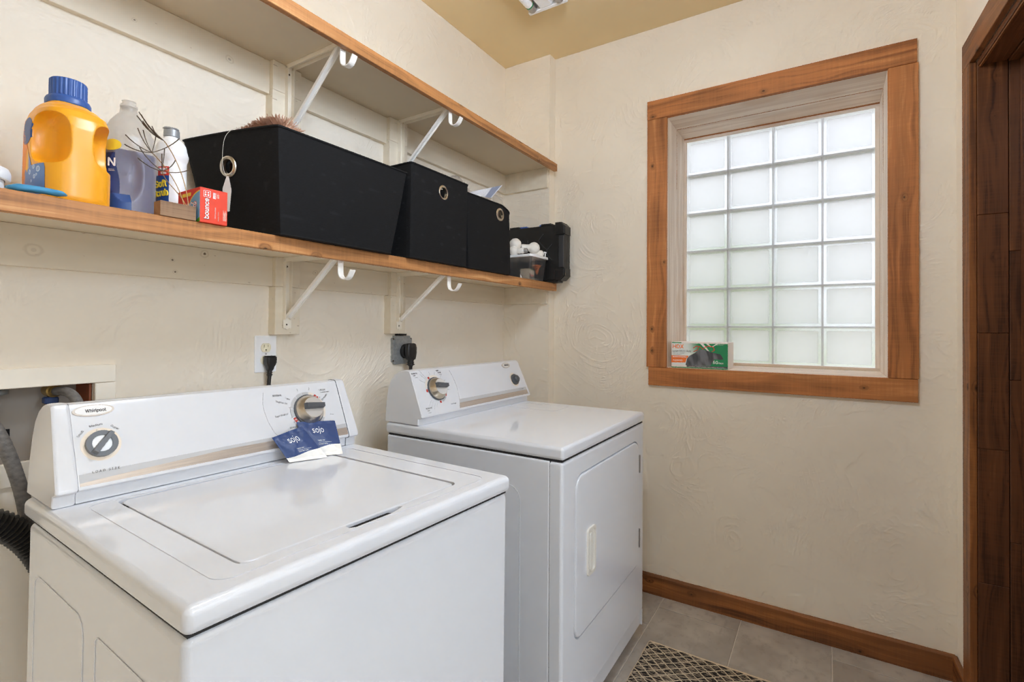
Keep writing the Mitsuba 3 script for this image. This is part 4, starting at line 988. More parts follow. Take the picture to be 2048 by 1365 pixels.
# blue half-full bottle
bx0, by0 = 0.168, -0.083
secs = [(0, .044, .040), (.004, .050, .046), (.012, .0525, .0485), (.10, .0525, .0485), (.15, .053, .049), (.185, .050, .047), (.205, .044, .042), (.225, .034, .034), (.242, .022, .022), (.248, .0165, .0165), (.262, .0155, .0155)]
zs = np.linspace(0, .262, 66); A = np.interp(zs, [s[0] for s in secs], [s[1] for s in secs]); B = np.interp(zs, [s[0] for s in secs], [s[2] for s in secs])
def dent(P, c, r, depth):
    d = np.sqrt((((P - c) / r) ** 2).sum(1)); k = np.clip(1 - d, 0, 1); return P - np.outer(depth * k ** 0.5 * (3 - 2 * k) * k ** 0.5, [0.9, -0.42, 0])
bot = loft([superell(bx0, by0, SZ + z, a, b, 2.6 if z < .2 else 2.1, 96) for z, a, b in zip(zs, A, B)])
bot.vertices = dent(bot.vertices, np.array([bx0 + 0.044, by0 - 0.020, SZ + 0.098]), np.array([0.05, 0.030, 0.062]), 0.013)
bot.fix_normals()
bk = thing('cleaner_bottle', 'translucent bottle half full of blue liquid, capless, behind the yellow jug', 'bottle')
shell = trimesh.Trimesh(bot.vertices, bot.faces, process=True)
add('shell', shell, 'bottle_clear', True, parent=bk)
lq = bot.copy(); c0 = np.array([bx0, by0, 0]); 
sel = zs <= 0.153; nring = int(sel.sum())
R = bot.vertices[:nring * 96].reshape(nring, 96, 3).copy()
R[:, :, :2] = c0[:2] + (R[:, :, :2] - c0[:2]) * 0.965; R[:, :, 2] += 0.001
R[-1, :, 2] = SZ + 0.153
add('liquid', loft(list(R)), 'liquid_blue', 30, parent=bk)
add('spout', lathe([bx0, by0, SZ + 0.2625], [(0.0, 0), (0.0165, 0), (0.0165, 0.004), (0.013, 0.005), (0.012, 0.012), (0.0135, 0.0135), (0.009, 0.015), (0, 0.015)], 32), 'bottle_clear', 30, parent=bk)
fb = shell.subdivide()
add('sticker', patch(fb, lambda p, n_: (n_[:, :2] @ np.array([0.69, -0.72]) > 0.1) & ((((p[:, 0] - bx0 - 0.036) * 0.72 + (p[:, 1] - by0 + 0.046) * 0.69) / 0.019) ** 2 + ((p[:, 2] - SZ - 0.160) / 0.0125) ** 2 < 1), 0.0008, 2), 'label_yellow', True, parent=bk)
sub = add('label', patch(fb, lambda p, n_: (p[:, 1] < by0 - 0.0335 - 0.006 * np.cos((p[:, 2] - SZ) * 40)) & (p[:, 0] > bx0 - 0.02) & (p[:, 2] < SZ + 0.143) & (p[:, 2] > SZ + 0.02), 0.0008, 2), 'label_navy', True, parent=bk)
add('label', patch(fb, lambda p, n_: (p[:, 1] < by0 - 0.012) & (p[:, 0] > bx0 + 0.0) & (p[:, 2] < SZ + 0.055) & (p[:, 2] > SZ + 0.020), 0.0009, 2), 'label_blue', True, parent=bk)
Xn = frame([bx0 + 0.044, by0 - 0.0445, SZ + 0.119], [0.72, 0.69, 0], [0, 0, 1])
add('lettering', text('N', 0.017, Xn, bold=True, z0=0.003), 'label_white', parent=sub)
add('rule', ext(unary_union([sbox(-0.006, -0.0195, 0.006, -0.0185), sbox(-0.006, -0.0165, 0.005, -0.0157)]), 0.0004, Xn, 0.003), 'print_beige', parent=sub)

# white scrub bottle
sx0, sy0, srot = 0.152, 0.012, 0.45
secs = [(0, .028, .022), (.004, .032, .0255), (.01, .0330, .0265), (.125, .0330, .0265), (.165, .0330, .0265), (.174, .0360, .0290), (.182, .0375, .0305), (.188, .0360, .0290), (.196, .0340, .027), (.21, .031, .025), (.222, .0205, .0195), (.2225, .016, .016), (.228, .0155, .0155)]
zs = np.linspace(0, .228, 92); A = np.interp(zs, [s[0] for s in secs], [s[1] for s in secs]); B = np.interp(zs, [s[0] for s in secs], [s[2] for s in secs])
sb = loft([superell(sx0, sy0, SZ + z, a, b, 2.3, 96, srot) for z, a, b in zip(zs, A, B)]); sb.fix_normals()
sk = thing('scrub_bottle', 'white cleanser bottle with a grey flip cap and a blue label reading Soft Scrub', 'bottle')
add('body', sb, 'white_bottle', True, parent=sk)
cp = add('cap', lathe([sx0, sy0, SZ + 0.2285], [(0.0, 0), (0.0165, 0), (0.0170, 0.001), (0.0165, 0.0165), (0.0155, 0.0175), (0, 0.0176)], 40), 'cap_silver', 30, parent=sk)
add('flip_lid', xf(lathe([0, 0, 0], [(0, 0), (0.0168, 0), (0.0172, 0.0015), (0.015, 0.004), (0, 0.0045)], 40), frame([sx0 - 0.001, sy0 - 0.001, SZ + 0.2485], [0.99, 0.05, -0.12], [0, 1, 0.06])), 'cap_silver', 30, parent=cp)
nrm = np.array([math.sin(srot) * 1.0, -math.cos(srot), 0]); tan_ = np.array([math.cos(srot), math.sin(srot), 0])
def sl(z0, z1, w0, w1):
    def pred(p, n_):
        q = (p[:, :2] - [sx0, sy0]) @ tan_[:2]; return (n_[:, :2] @ nrm[:2] > 0.18) & (q > w0) & (q < w1) & (p[:, 2] - SZ > z0) & (p[:, 2] - SZ < z1)
    return pred
sbd = sb.subdivide()
for (z0, z1, w0, w1, mt) in ((0.012, 0.046, -0.036, 0.016, 'label_green'), (0.046, 0.062, -0.036, 0.016, 'label_navy'), (0.062, 0.128, -0.036, 0.016, 'label_blue'), (0.128, 0.150, -0.012, 0.016, 'label_red')):
    lb = add('label', patch(sbd, sl(z0, z1, w0, w1), 0.0007), mt, True, parent=sk)
    if mt == 'label_blue':
        Xl = frame(np.array([sx0, sy0, SZ + 0.108]) + nrm * 0.0272 - tan_ * 0.004, tan_, [0, 0, 1])
        Xl = Xl
        add('lettering', text('Soft', 0.016, Xl, bold=True, width=0.030, rot=8, depth=0.003, z0=-0.0015), 'label_yellow', parent=lb)
        add('lettering', text('Scrub', 0.016, move(Xl, 0, -0.022), bold=True, width=0.038, rot=8, depth=0.004, z0=-0.0025), 'label_yellow', parent=lb)
    if mt == 'label_red':
        Xl = frame(np.array([sx0, sy0, SZ + 0.143]) + nrm * 0.0278 + tan_ * 0.002, tan_, [0, 0, 1])
        add('lettering', text('GIANT', 0.006, Xl, bold=True, width=0.022, depth=0.002, z0=-0.001), 'label_white', parent=lb)
        add('lettering', text('SIZE', 0.005, move(Xl, 0.002, -0.009), bold=True, width=0.014, depth=0.002, z0=-0.001), 'label_white', parent=lb)

# white tub at the left edge, blue handle
tk = thing('round_tub', 'round white plastic tub with a screw lid at the left end of the lower shelf', 'tub')
add('body', lathe([0.205, -0.345, SZ], [(0, 0), (0.048, 0), (0.051, 0.003), (0.052, 0.045), (0, 0.046)], 48), 'tub_white', 30, parent=tk)
add('lid', lathe([0.205, -0.345, SZ + 0.0335], [(0.053, 0), (0.0595, 0.0), (0.061, 0.003), (0.061, 0.014), (0.058, 0.021), (0.050, 0.0245), (0, 0.026)], 48), 'tub_white', 30, parent=tk)
bh = thing('blue_handle', 'flat blue plastic handle lying on the shelf edge in front of the yellow jug', 'handle')
pts = spline([(0.306, -0.311, SZ + 0.0075), (0.314, -0.290, SZ + 0.0085), (0.319, -0.266, SZ + 0.0090), (0.322, -0.247, SZ + 0.0078), (0.323, -0.236, SZ + 0.0062)], 26)
rings = []
for k, p in enumerate(pts):
    t = k / 25; e = min(1.0, (0.35 + 4 * t), (0.3 + 6 * (1 - t)))
    th = np.arange(28) * 2 * np.pi / 28
    half = (0.011 if t < .7 else 0.011 + 0.003 * math.sin((t - .7) / .3 * np.pi)) * e ** 0.6
    rings.append(np.stack([p[0] + half * np.cos(th), np.full(28, p[1]) + 0.2 * half * np.cos(th), p[2] + (0.0072 * (1 - 0.35 * t)) * e * np.sign(np.sin(th)) * np.abs(np.sin(th)) ** 0.8], 1))
hm_ = loft(rings); hm_.vertices[:, 2] = np.maximum(hm_.vertices[:, 2], SZ)
add('body', hm_, 'blue_rubber', True, parent=bh)

# wire flower ornament in a wooden block
wk = thing('wire_ornament', 'wire ornament of spiky metal flowers standing in a small wooden block', 'ornament')
wbk = bx(0.300, 0.3295, -0.084, -0.0135, SZ, SZ + 0.0315, 0.0008)
add_wood('base', wbk, 'wood_block', 1, parent=wk)
heads = [(np.array([0.262, -0.074, 1.630]), [(0.270, -0.104, 1.672), (0.262, -0.123, 1.653), (0.275, -0.129, 1.628), (0.255, -0.088, 1.676), (0.262, -0.066, 1.676), (0.285, -0.030, 1.670)]),
         (np.array([0.272, -0.058, 1.592]), [(0.262, -0.097, 1.634), (0.275, -0.105, 1.607), (0.266, -0.051, 1.644), (0.268, -0.030, 1.624), (0.285, -0.010, 1.605), (0.290, -0.066, 1.625)]),
         (np.array([0.275, -0.056, 1.659]), [(0.268, -0.1015, 1.708), (0.273, -0.0995, 1.702), (0.264, -0.1035, 1.700), (0.271, -0.0955, 1.690), (0.262, -0.093, 1.689), (0.276, -0.080, 1.683), (0.266, -0.0915, 1.696)])]
roots = [(0.316, -0.032, SZ + 0.028), (0.314, -0.026, SZ + 0.028), (0.318, -0.024, SZ + 0.028)]
mids = [(0.296, -0.047, 1.575), (0.296, -0.044, 1.552), (0.300, -0.036, 1.600)]
for (h, tips), r0, md in zip(heads, roots, mids):
    st_ = add('stem', tube(spline([r0, ((np.array(r0) + md) / 2 + [0.001, 0.003, 0]), md, h], 24), 0.0009, 7), 'wire_brass', 40, parent=wk)
    for tp in tips:
        tp = np.array(tp); mdp = h * 0.8 + tp * 0.2 - [0, 0, 0.003]
        add('spike', tube(spline([h, mdp, tp], 8), np.linspace(0.0007, 0.0011, 8), 7), 'wire_dark', 40, parent=st_)

# dryer sheet carton
bk2 = thing('dryer_sheet_box', 'small red and blue dryer sheet carton printed bounce, at the shelf edge', 'box')
BX0, BX1, BY0, BY1, BH = 0.235, 0.3345, -0.0085, 0.0515, 0.0775
bb_ = add('carton', bx(BX0, BX1, BY0, BY1, SZ, SZ + BH, 0.0006), 'box_red', parent=bk2)
Xf = frame([BX1 + 0.0001, BY0, SZ], [0, 1, 0], [0, 0, 1])
Xv = Xf @ frame([0.0135, 0.0315, 0], [0, 1, 0], [-1, 0, 0])
add('lettering_outline', text('bounce', 0.0108, Xv, bold=True, width=0.0485, z0=0.0002), 'label_dark_red', parent=bb_)
add('lettering', text('bounce', 0.0100, Xv, bold=True, width=0.046, z0=0.0006), 'label_white', parent=bb_)
add('lettering', text('160 dryer sheets', 0.002, Xf @ frame([0.0325, 0.024, 0], [0, 1, 0], [-1, 0, 0]), width=0.026), 'label_white', parent=bb_)
add('lettering', text('fresh linen', 0.0016, Xf @ frame([0.0395, 0.018, 0], [0, 1, 0], [-1, 0, 0]), width=0.022), 'print_beige', parent=bb_)
for k in range(5):
    add('small_print', ext(sbox(0.0505 + k * 0.0016, 0.010, 0.0512 + k * 0.0016, 0.034 - 0.003 * (k % 3)), 0.0002, Xf), 'print_beige', parent=bb_)
icons = unary_union([rrect(0.0075, 0.0220, 0.0575, 0.0715, 0.001).exterior.buffer(0.0004), circ(0.0115, 0.0675, 0.0016), circ(0.0175, 0.0675, 0.0016), sbox(0.0098, 0.0600, 0.0132, 0.0640), sbox(0.0158, 0.0600, 0.0192, 0.0640)])
add('symbols', ext(icons, 0.0003, Xf), 'label_white', parent=bb_)
add('bar_panel', ext(unary_union([sbox(0.0275, 0.0565, 0.0335, 0.0585)] + [sbox(0.0275 + k * 0.0008, 0.0585, 0.0279 + k * 0.0008, 0.0700) for k in range(8)]), 0.0003, Xf), 'label_white', parent=bb_)
for k in range(4):
    add('small_print', ext(sbox(0.0355 + k * 0.0016, 0.0585, 0.0361 + k * 0.0016, 0.0705 - 0.003 * (k % 2)), 0.0002, Xf), 'print_beige', parent=bb_)
Xs = frame([BX0, BY0 - 0.0001, SZ], [1, 0, 0], [0, 0, 1]); Lx = BX1 - BX0
sunny = affinity.scale(Point(0.104, 0.022).buffer(0.058, quad_segs=20), 1.0, 0.82).intersection(sbox(0, 0, Lx - 0.0002, BH - 0.0002))
add('sky_print', ext(sunny, 0.0003, Xs), 'sky_blue', parent=bb_)
add('rainbow', ext(sunny.boundary.buffer(0.0012).intersection(sbox(0, 0.004, Lx - 0.002, BH)), 0.0004, Xs), 'label_yellow', parent=bb_)
add('grass_print', ext(Polygon([(0.078, 0.0), (Lx, 0.0), (Lx, 0.010), (0.088, 0.006)]), 0.0004, Xs), 'label_green', parent=bb_)
add('lettering_outline', text('bounce', 0.0185, move(Xs, 0.086, 0.042), bold=True, width=0.092, align='r', z0=0.0003, depth=0.0003), 'label_red', parent=bb_)
add('lettering', text('bounce', 0.0160, move(Xs, 0.0848, 0.042), width=0.088, align='r', z0=0.0006, depth=0.0004), 'label_white', parent=bb_)
add('sticker', ext(rrect(0.020, 0.060, 0.062, 0.070, 0.001), 0.0003, Xs), 'label_yellow', parent=bb_)

# ------------------------------------------------------------------ black fabric bins
def bin_rings(bot, top, h, bulge, n_side, lean=0.0, wall=0.0):
    """rings of a rounded quad from corner lists (counter-clockwise), bulging between"""
    bot, top = np.array(bot, float), np.array(top, float)
    rings = []
    for t in np.linspace(0, 1, 15):
        Q = bot * (1 - t) + top * t
        Pq = Polygon(Q).buffer(-0.008 - wall).buffer(0.008, quad_segs=4)
        c = np.array(Pq.exterior.coords)[:-1]
        L = Pq.exterior.length
        n = 120
        # keep correspondence: start at the corner nearest to Q[0]
        s0 = Pq.exterior.project(Point(*Q[0]))
        P = np.array([Pq.exterior.interpolate((s0 + L * k / n) % L).coords[0] for k in range(n)])
        if Pq.exterior.is_ccw is False: P = np.vstack([P[:1], P[1:][::-1]])
        ctr = Q.mean(0)
        rings.append((t, P, ctr))
    return rings
def make_bin(label, bot, top, h, bulge, zfun, grommets, seamcol='black_binding', base=SZ):
    k = thing('fabric_bin', label, 'storage bin')
    ro = bin_rings(bot, top, h, bulge, 30); ri = bin_rings(bot, top, h, bulge, 30, wall=0.005)
    R = []
    def zz(t, P): return base + t * h * np.ones(len(P)) + (t ** 3) * zfun(P)
    for t, P, c in ro:
        d = P - c; nrm_ = d / np.linalg.norm(d, axis=1, keepdims=True)
        edge = np.minimum(1, np.abs(np.abs(d / np.abs(d).max(0))).min(1))      # 0 mid-side, 1 at corners
        R.append(np.column_stack([P + nrm_ * (bulge * math.sin(math.pi * t) * (1 - edge))[:, None], zz(t, P)]))
    for t, P, c in ri[::-1][:-1]:
        d = P - c; nrm_ = d / np.linalg.norm(d, axis=1, keepdims=True); edge = np.minimum(1, np.abs(np.abs(d / np.abs(d).max(0))).min(1))
        R.append(np.column_stack([P + nrm_ * (bulge * math.sin(math.pi * t) * (1 - edge))[:, None], zz(t, P) + (0.003 if t == 0 else 0)]))
    body = loft(R); body.fix_normals()
    bm = mf(body)
    for g, nd in grommets:
        g, nd = np.array(g, float), np.array(nd, float) / np.linalg.norm(nd)
        bm = bm - mf(cyl(g - nd * 0.04, g + nd * 0.03, 0.0185, 32))
    b = add('body', tm(bm), 'black_fabric', 35, parent=k)
    t, P, c = ro[-1]
    rim = np.column_stack([P, zz(1.0, P)]); rim = np.vstack([rim, rim[:2]])
    add('rim_binding', tube(rim, 0.0034, 8, caps=False), 'black_binding', 40, parent=k)
    t, P, c = ro[0]
    rim = np.column_stack([P, zz(0.0, P) + 0.002]); rim = np.vstack([rim, rim[:2]])
    add('base_binding', tube(rim, 0.0022, 8, caps=False), 'black_binding', 40, parent=k)
    for g, nd in grommets:
        g, nd = np.array(g, float), np.array(nd, float) / np.linalg.norm(nd)
        add('grommet', lathe_axis(g - nd * 0.010, g + nd * 0.02, [(0.0183, 0.002), (0.0180, 0.0095), (0.0188, 0.0125), (0.0225, 0.0140), (0.0265, 0.0120), (0.0278, 0.0095), (0.0270, 0.0080)], 48), 'nickel', 35, parent=k)
    return k
SZB = SZ
make_bin('largest black fabric bin on the lower shelf, leaning wide to the right, shaggy mat inside',
         [(0.345, 0.178), (0.345, 0.560), (0.045, 0.560), (0.050, 0.150)], [(0.343, 0.170), (0.345, 0.630), (0.015, 0.624), (0.016, 0.095)], 0.2735, 0.008,
         lambda P: 0.004 * np.cos((P[:, 0] - 0.18) * 8), [((0.1852, 0.1308, SZB + 0.186), (0.231, -0.973, -0.13))])
make_bin('tall middle black fabric bin with a shiny round grommet, next to the largest bin',
         [(0.346, 0.640), (0.346, 0.950), (0.02, 0.950), (0.02, 0.640)], [(0.348, 0.641), (0.346, 0.957), (0.02, 0.957), (0.02, 0.641)], 0.316, 0.004,
         lambda P: 0.0 * P[:, 0], [((0.3465, 0.806, SZB + 0.252), (1, 0, 0))])
make_bin('narrow black fabric bin with papers sticking out of the top, right of the middle bin',
         [(0.340, 0.968), (0.342, 1.272), (0.02, 1.272), (0.02, 0.968)], [(0.330, 0.965), (0.336, 1.272), (0.02, 1.272), (0.02, 0.965)], 0.300, 0.006,
         lambda P: np.where(P[:, 0] > 0.2, -0.006 - 0.024 * np.clip((P[:, 1] - 1.19) / 0.08, 0, 1) ** 2, 0.0), [((0.3385, 1.189, SZB + 0.250), (1, 0.0, 0.02))])

# shaggy mat rolled in the largest bin
mk = thing('shag_mat', 'brown shaggy mat bulging out of the top of the largest black bin', 'mat')
bc = spline([(0.300, 0.222, SZ + 0.272), (0.262, 0.212, SZ + 0.284), (0.215, 0.200, SZ + 0.280), (0.165, 0.186, SZ + 0.272), (0.115, 0.172, SZ + 0.265), (0.060, 0.162, SZ + 0.256)], 24)
core = tube(bc, np.linspace(0.026, 0.020, 24), 16)
body_low = bx(0.06, 0.31, 0.192, 0.31, SZ + 0.012, SZ + 0.25, 0.02)
add('backing', core, 'shag', True, parent=mk)
add('roll', body_low, 'shag', parent=mk)
V, F, at = [], [], 0
for k in range(4200):
    t = rng.uniform(0, 1); i = int(t * 22); p = bc[i] * (1 - (t * 22 - i)) + bc[i + 1] * (t * 22 - i)
    a = rng.uniform(0, 2 * np.pi); dirv = np.array([0.15 * math.sin(3 * a), math.cos(a), math.sin(a)])
    dirv = dirv + rng.normal(0, 0.33, 3); dirv /= np.linalg.norm(dirv)
    if dirv[2] < -0.3: continue
    r = 0.026 - 0.006 * t
    L = rng.uniform(0.014, 0.028) * (1.3 - 0.9 * t)
    p0 = p + dirv * r * 0.8; p1 = p0 + dirv * L * 0.6; p2 = p0 + dirv * L + [0, 0, -0.002] + rng.normal(0, 0.0015, 3)
    aa, bb2, _ = basis(dirv); w = 0.0011
    ring = lambda q, s: [q + s * w * (aa * math.cos(x) + bb2 * math.sin(x)) for x in (0, 2.094, 4.189)]
    V += ring(p0, 1.0) + ring(p1, 1.2) + ring(p2, 0.8)
    for o in (0, 3):
        for q in range(3):
            a1, b1 = at + o + q, at + o + (q + 1) % 3
            F += [[a1, b1, b1 + 3], [a1, b1 + 3, a1 + 3]]
    F.append([at + 6, at + 7, at + 8]); at += 9
add('pile', trimesh.Trimesh(np.array(V), np.array(F), process=False), 'shag', False, parent=mk, kind='stuff')
# tag on a string over the rim, hanging by the ring
tg = thing('paper_tag', 'pale paper tag on a string hanging down the near side of the largest bin', 'tag')
add('string', tube(spline([(0.225, 0.165, SZ + 0.272), (0.213, 0.128, SZ + 0.2775), (0.200, 0.118, SZ + 0.262), (0.186, 0.117, SZ + 0.230), (0.180, 0.119, SZ + 0.203), (0.190, 0.120, SZ + 0.166), (0.202, 0.121, SZ + 0.153)], 40), 0.0007, 6), 'string', 40, parent=tg)
add('card', ext(Polygon([(-0.003, 0.0), (0.003, 0.0), (0.0125, -0.036), (0.0105, -0.093), (-0.0105, -0.093), (-0.0115, -0.032)]), 0.0006, frame([0.202, 0.1215, SZ + 0.155], [0.85, 0.45, 0.0], [0.05, 0.10, 1.0])), 'tag_paper', parent=tg)

# papers, bag and a wrapped sheet stack in the narrow bin
def crumple(nx, ny, fn):
    u, v = np.meshgrid(np.linspace(0, 1, nx), np.linspace(0, 1, ny), indexing='ij'); P = fn(u, v).reshape(-1, 3)
    idx = np.arange(nx * ny).reshape(nx, ny); q = np.stack([idx[:-1, :-1], idx[1:, :-1], idx[1:, 1:], idx[:-1, 1:]], -1).reshape(-1, 4)
    return tm((P, q))
def bagfn(u, v):
    y = 0.985 + 0.27 * u; n1 = meshkit.fbm(np.stack([u * 6, v * 5, u * 0 + 1], -1), 4, 1); n2 = meshkit.fbm(np.stack([u * 7, v * 6, u * 0 + 5], -1), 4, 3)
    x = 0.07 + 0.14 * v + 0.05 * (n2 - 0.5); z = SZ + 0.325 + 0.085 * np.sin(np.pi * np.clip(0.15 + u * 0.9, 0, 1)) ** 0.8 * np.sin(np.pi * v) ** 0.5 + 0.07 * (n1 - 0.5)
    return np.stack([x, np.maximum(y + 0.03 * (n2 - 0.5), 0.972), np.maximum(z, SZ + 0.25)], -1)
add('plastic_bag', crumple(50, 40, bagfn), 'film_clear', False, cat='plastic bag', label='crumpled clear plastic bag poking out of the narrow black bin')
def paperfn(u, v):
    y = 0.985 + u * (0.165 + 0.085 * v); x = 0.319 - 0.03 * v * (1 - u) - 0.004 * (1 - u); z = SZ + 0.294 + 0.020 * u + 0.004 * v + (0.072 * u) * v
    return np.stack([x, y, z], -1)
lf = thing('leaflet', 'folded grey and white leaflet rising to a point from the narrow black bin', 'leaflet')
sheet_ = crumple(16, 8, paperfn); 
add('sheet', sheet_, 'leaflet_print', True, parent=lf, uv=np.stack(np.meshgrid(np.linspace(0, 1, 16), np.linspace(0, 1, 8), indexing='ij'), -1).reshape(-1, 2))
def leaf(p, n, uv):
    t = smoothstep(0.4, 0.6, noise(uv.x * 160, uv.y * 60)); return mix(mix(lin(206, 208, 214), lin(160, 164, 176), 0.5 * t), lin(120, 128, 150), smoothstep(0.72, 0.74, uv.x) * smoothstep(0.97, 0.95, uv.x))
mat('leaflet_print', proc(leaf), 0.5)
pk2 = thing('wrapped_pack', 'clear wrapped pack of ribbed white sheets in the narrow black bin', 'package')
for k in range(7):
    add('sheet', bx(0.215 + 0.013 * k, 0.222 + 0.013 * k, 1.176, 1.259, SZ + 0.02, SZ + 0.342 - 0.007 * k, 0.002), 'cardboard_white' if k % 2 else 'panel_grey', parent=pk2)
wr = rbx(0.208, 0.312, 1.168, 1.2655, SZ + 0.010, SZ + 0.346, 0.020)
add('wrap', wr, 'film_clear', 30, parent=pk2)

# ------------------------------------------------------------------ clear tub, bulbs, case
ct = thing('clear_tub', 'clear plastic storage tub with a white lid at the right end of the lower shelf', 'storage tub')
def trect(x0, x1, y0, y1, z, r=0.012, n=4):
    P = np.array(rrect(x0, x1, y0, y1, r, n).exterior.coords)[:-1]; return np.column_stack([P, np.full(len(P), z)])
TX0, TX1, TY0, TY1 = 0.130, 0.318, 1.490, 1.648
tb = loft([trect(TX0 + .012, TX1 - .012, TY0 + .012, TY1 - .012, SZ + 0.001), trect(TX0, TX1, TY0, TY1, SZ + 0.112)], cap=False)
fl_ = trect(TX0 + .012, TX1 - .012, TY0 + .012, TY1 - .012, SZ + 0.001)
add('body', tb, 'tub_clear', 30, parent=ct)
add('base', ext(Polygon(fl_[:, :2]), 0.0008, None, SZ), 'tub_clear', parent=ct)
LZ_ = SZ + 0.113
add('lid', xf(slab(rrect(TX0 - .008, TX1 + .008, TY0 - .008, TY1 + .010, 0.016), LZ_, LZ_ + 0.0125, 0.004), np.eye(4)), 'lid_white', 30, parent=ct)
ic = thing('small_carton', 'small white carton with green edges and a red stripe, inside the clear tub', 'box')
Xc = frame([0.300, 1.522, SZ + 0.0022], [-0.45, 0.893, 0], [0, 0, 1])
icb = bx(0, 0.075, 0, 0.047, 0, 0.055, 0.0008); icb = xf(icb, frame([0.298, 1.508, SZ + 0.0022], [-0.20, 0.98, 0], [-0.98, -0.20, 0]))
add('carton', icb, 'cardboard_white', parent=ic)
Xc = frame([0.298, 1.508, SZ + 0.0022], [-0.20, 0.98, 0], [0, 0, 1])
add('stripe', ext(sbox(0.003, 0.021, 0.073, 0.027), 0.0003, Xc, 0.0001), 'label_red', parent=ic)
add('stripe', ext(sbox(0.003, 0.010, 0.073, 0.019), 0.0003, Xc, 0.0001), 'label_charcoal', parent=ic)
add('edge_print', ext(sbox(0.0, 0.0, 0.075, 0.055).difference(sbox(0.002, 0.003, 0.0735, 0.0525)), 0.0002, Xc, 0.0001), 'label_green', parent=ic)
of = thing('orange_cap', 'orange funnel-shaped cap inside the clear tub', 'cap')
add('funnel', lathe([0.275, 1.622, SZ + 0.049], [(0.006, 0), (0.008, 0.001), (0.0085, 0.014), (0.022, 0.030), (0.024, 0.036), (0.023, 0.037), (0.007, 0.016), (0.006, 0.0)], 32), 'orange_plastic', 30, parent=of)
add('stem', cyl([0.275, 1.622, SZ + 0.040], [0.275, 1.622, SZ + 0.050], 0.005, 16), 'orange_plastic', 30, parent=of)
BZ = LZ_ + 0.0125
def bulb(c, d, label, r=0.030, sc=1.0):
    """c: globe centre, d: direction from the globe to the screw base"""
    k = thing('light_bulb', label, 'light bulb', 'light bulbs on the clear tub')
    c, d = np.array(c, float), np.array(d, float) / np.linalg.norm(d)
    th = np.linspace(math.pi, 0.62, 22)
    prof = [(r * math.sin(t), r * math.cos(t) + r) for t in th]
    prof += [(0.0165 * sc, r * 2 - 0.002), (0.0158 * sc, r * 2 + 0.012 * sc)]
    add('globe', lathe_axis(c - d * r, c, prof, 40), 'bulb_white', True, parent=k)
    e = c + d * (r + 0.012 * sc)
    prof = [(0.0158 * sc, 0), (0.0150 * sc, 0.018 * sc), (0.0132 * sc, 0.022 * sc), (0.0132 * sc, 0.0225 * sc)]
    add('neck', lathe_axis(e, e + d, prof, 32), 'bulb_neck', 30, parent=k)
    f = e + d * 0.0222 * sc
    pr = []
    for q in range(6): pr += [(0.0130 * sc, q * 0.003 * sc), (0.0115 * sc, (q + 0.5) * 0.003 * sc)]
    pr += [(0.011 * sc, 0.018 * sc), (0.005 * sc, 0.021 * sc), (0, 0.0215 * sc)]
    add('screw_base', lathe_axis(f, f + d, [(0, 0)] + pr, 28), 'steel', 30, parent=k)
bulb((0.200, 1.535, BZ + 0.060), (-0.55, 0.10, -0.25), 'frosted round light bulb at the left on top of the pile on the tub lid')
bulb((0.268, 1.603, BZ + 0.045), (-0.75, -0.62, 0.05), 'frosted round light bulb with a white neck at the right on the tub lid')
bulb((0.205, 1.513, BZ + 0.024), (0.93, 0.20, -0.02), 'light bulb lying with its screw base towards the room on the tub lid', 0.024, 0.9)
bulb((0.290, 1.632, BZ + 0.0185), (-0.6, -0.7, 0.0), 'small clear-looking bulb lying low beside the white T clip', 0.018, 0.6)
tc = thing('t_clip', 'small white T-shaped plastic clip standing on the tub lid', 'clip')
add('stem', bx(0.303, 0.308, 1.6500, 1.6565, BZ, BZ + 0.022, 0.0006), 'lid_white', parent=tc)
add('bar', bx(0.3025, 0.3085, 1.6435, 1.6630, BZ + 0.0222, BZ + 0.0300, 0.0008), 'lid_white', parent=tc)

cs = thing('tool_case', 'black plastic tool case standing upright at the end of the shelf, overhanging its edge', 'case')
KX0, KX1, KY0, KY1, KZ0, KZ1 = 0.035, 0.402, 1.668, 1.7385, SZ + 0.012, SZ + 0.300
cpoly = sbox(KX0 + .03, KZ0 + .0, KX1 - .03, KZ1 - .005).union(Polygon([(KX0, KZ0 + .03), (KX0 + .03, KZ0), (KX1 - .03, KZ0), (KX1, KZ0 + .03), (KX1, KZ1 - .035), (KX1 - .03, KZ1 - .004), (KX0 + .03, KZ1 - .004), (KX0, KZ1 - .035)]))
def caseslab(P, y0, y1, ch):
    X = np.eye(4); X[:3, 0], X[:3, 1], X[:3, 2], X[:3, 3] = [1, 0, 0], [0, 0, 1], [0, -1, 0], [0, 0, 0]
    return xf(slab(P, -y1, -y0, ch), X)
add('back_shell', caseslab(cpoly, KY0 + 0.036, KY1, 0.004), 'case_black', 30, parent=cs)
add('front_shell', caseslab(cpoly.buffer(-0.001), KY0 + 0.008, KY0 + 0.0345, 0.006), 'case_black', 30, parent=cs)
for (xa, xb, za, zb_) in ((KX1 - 0.052, KX1 + 0.004, KZ1 - 0.060, KZ1 + 0.004), (KX1 - 0.052, KX1 + 0.004, KZ0 - 0.002, KZ0 + 0.058)):
    t_ = 0.022; up = za > SZ + 0.15
    Pc = [(xa, za + (t_ if False else 0)), (xb - (0 if up else t_), za), (xb, za + (0 if up else t_)), (xb, zb_ - (t_ if up else 0)), (xb - (t_ if up else 0), zb_), (xa, zb_)]
    add('corner_guard', caseslab(Polygon(Pc), KY0, KY1 - 0.001, 0.007), 'case_black', 30, parent=cs)
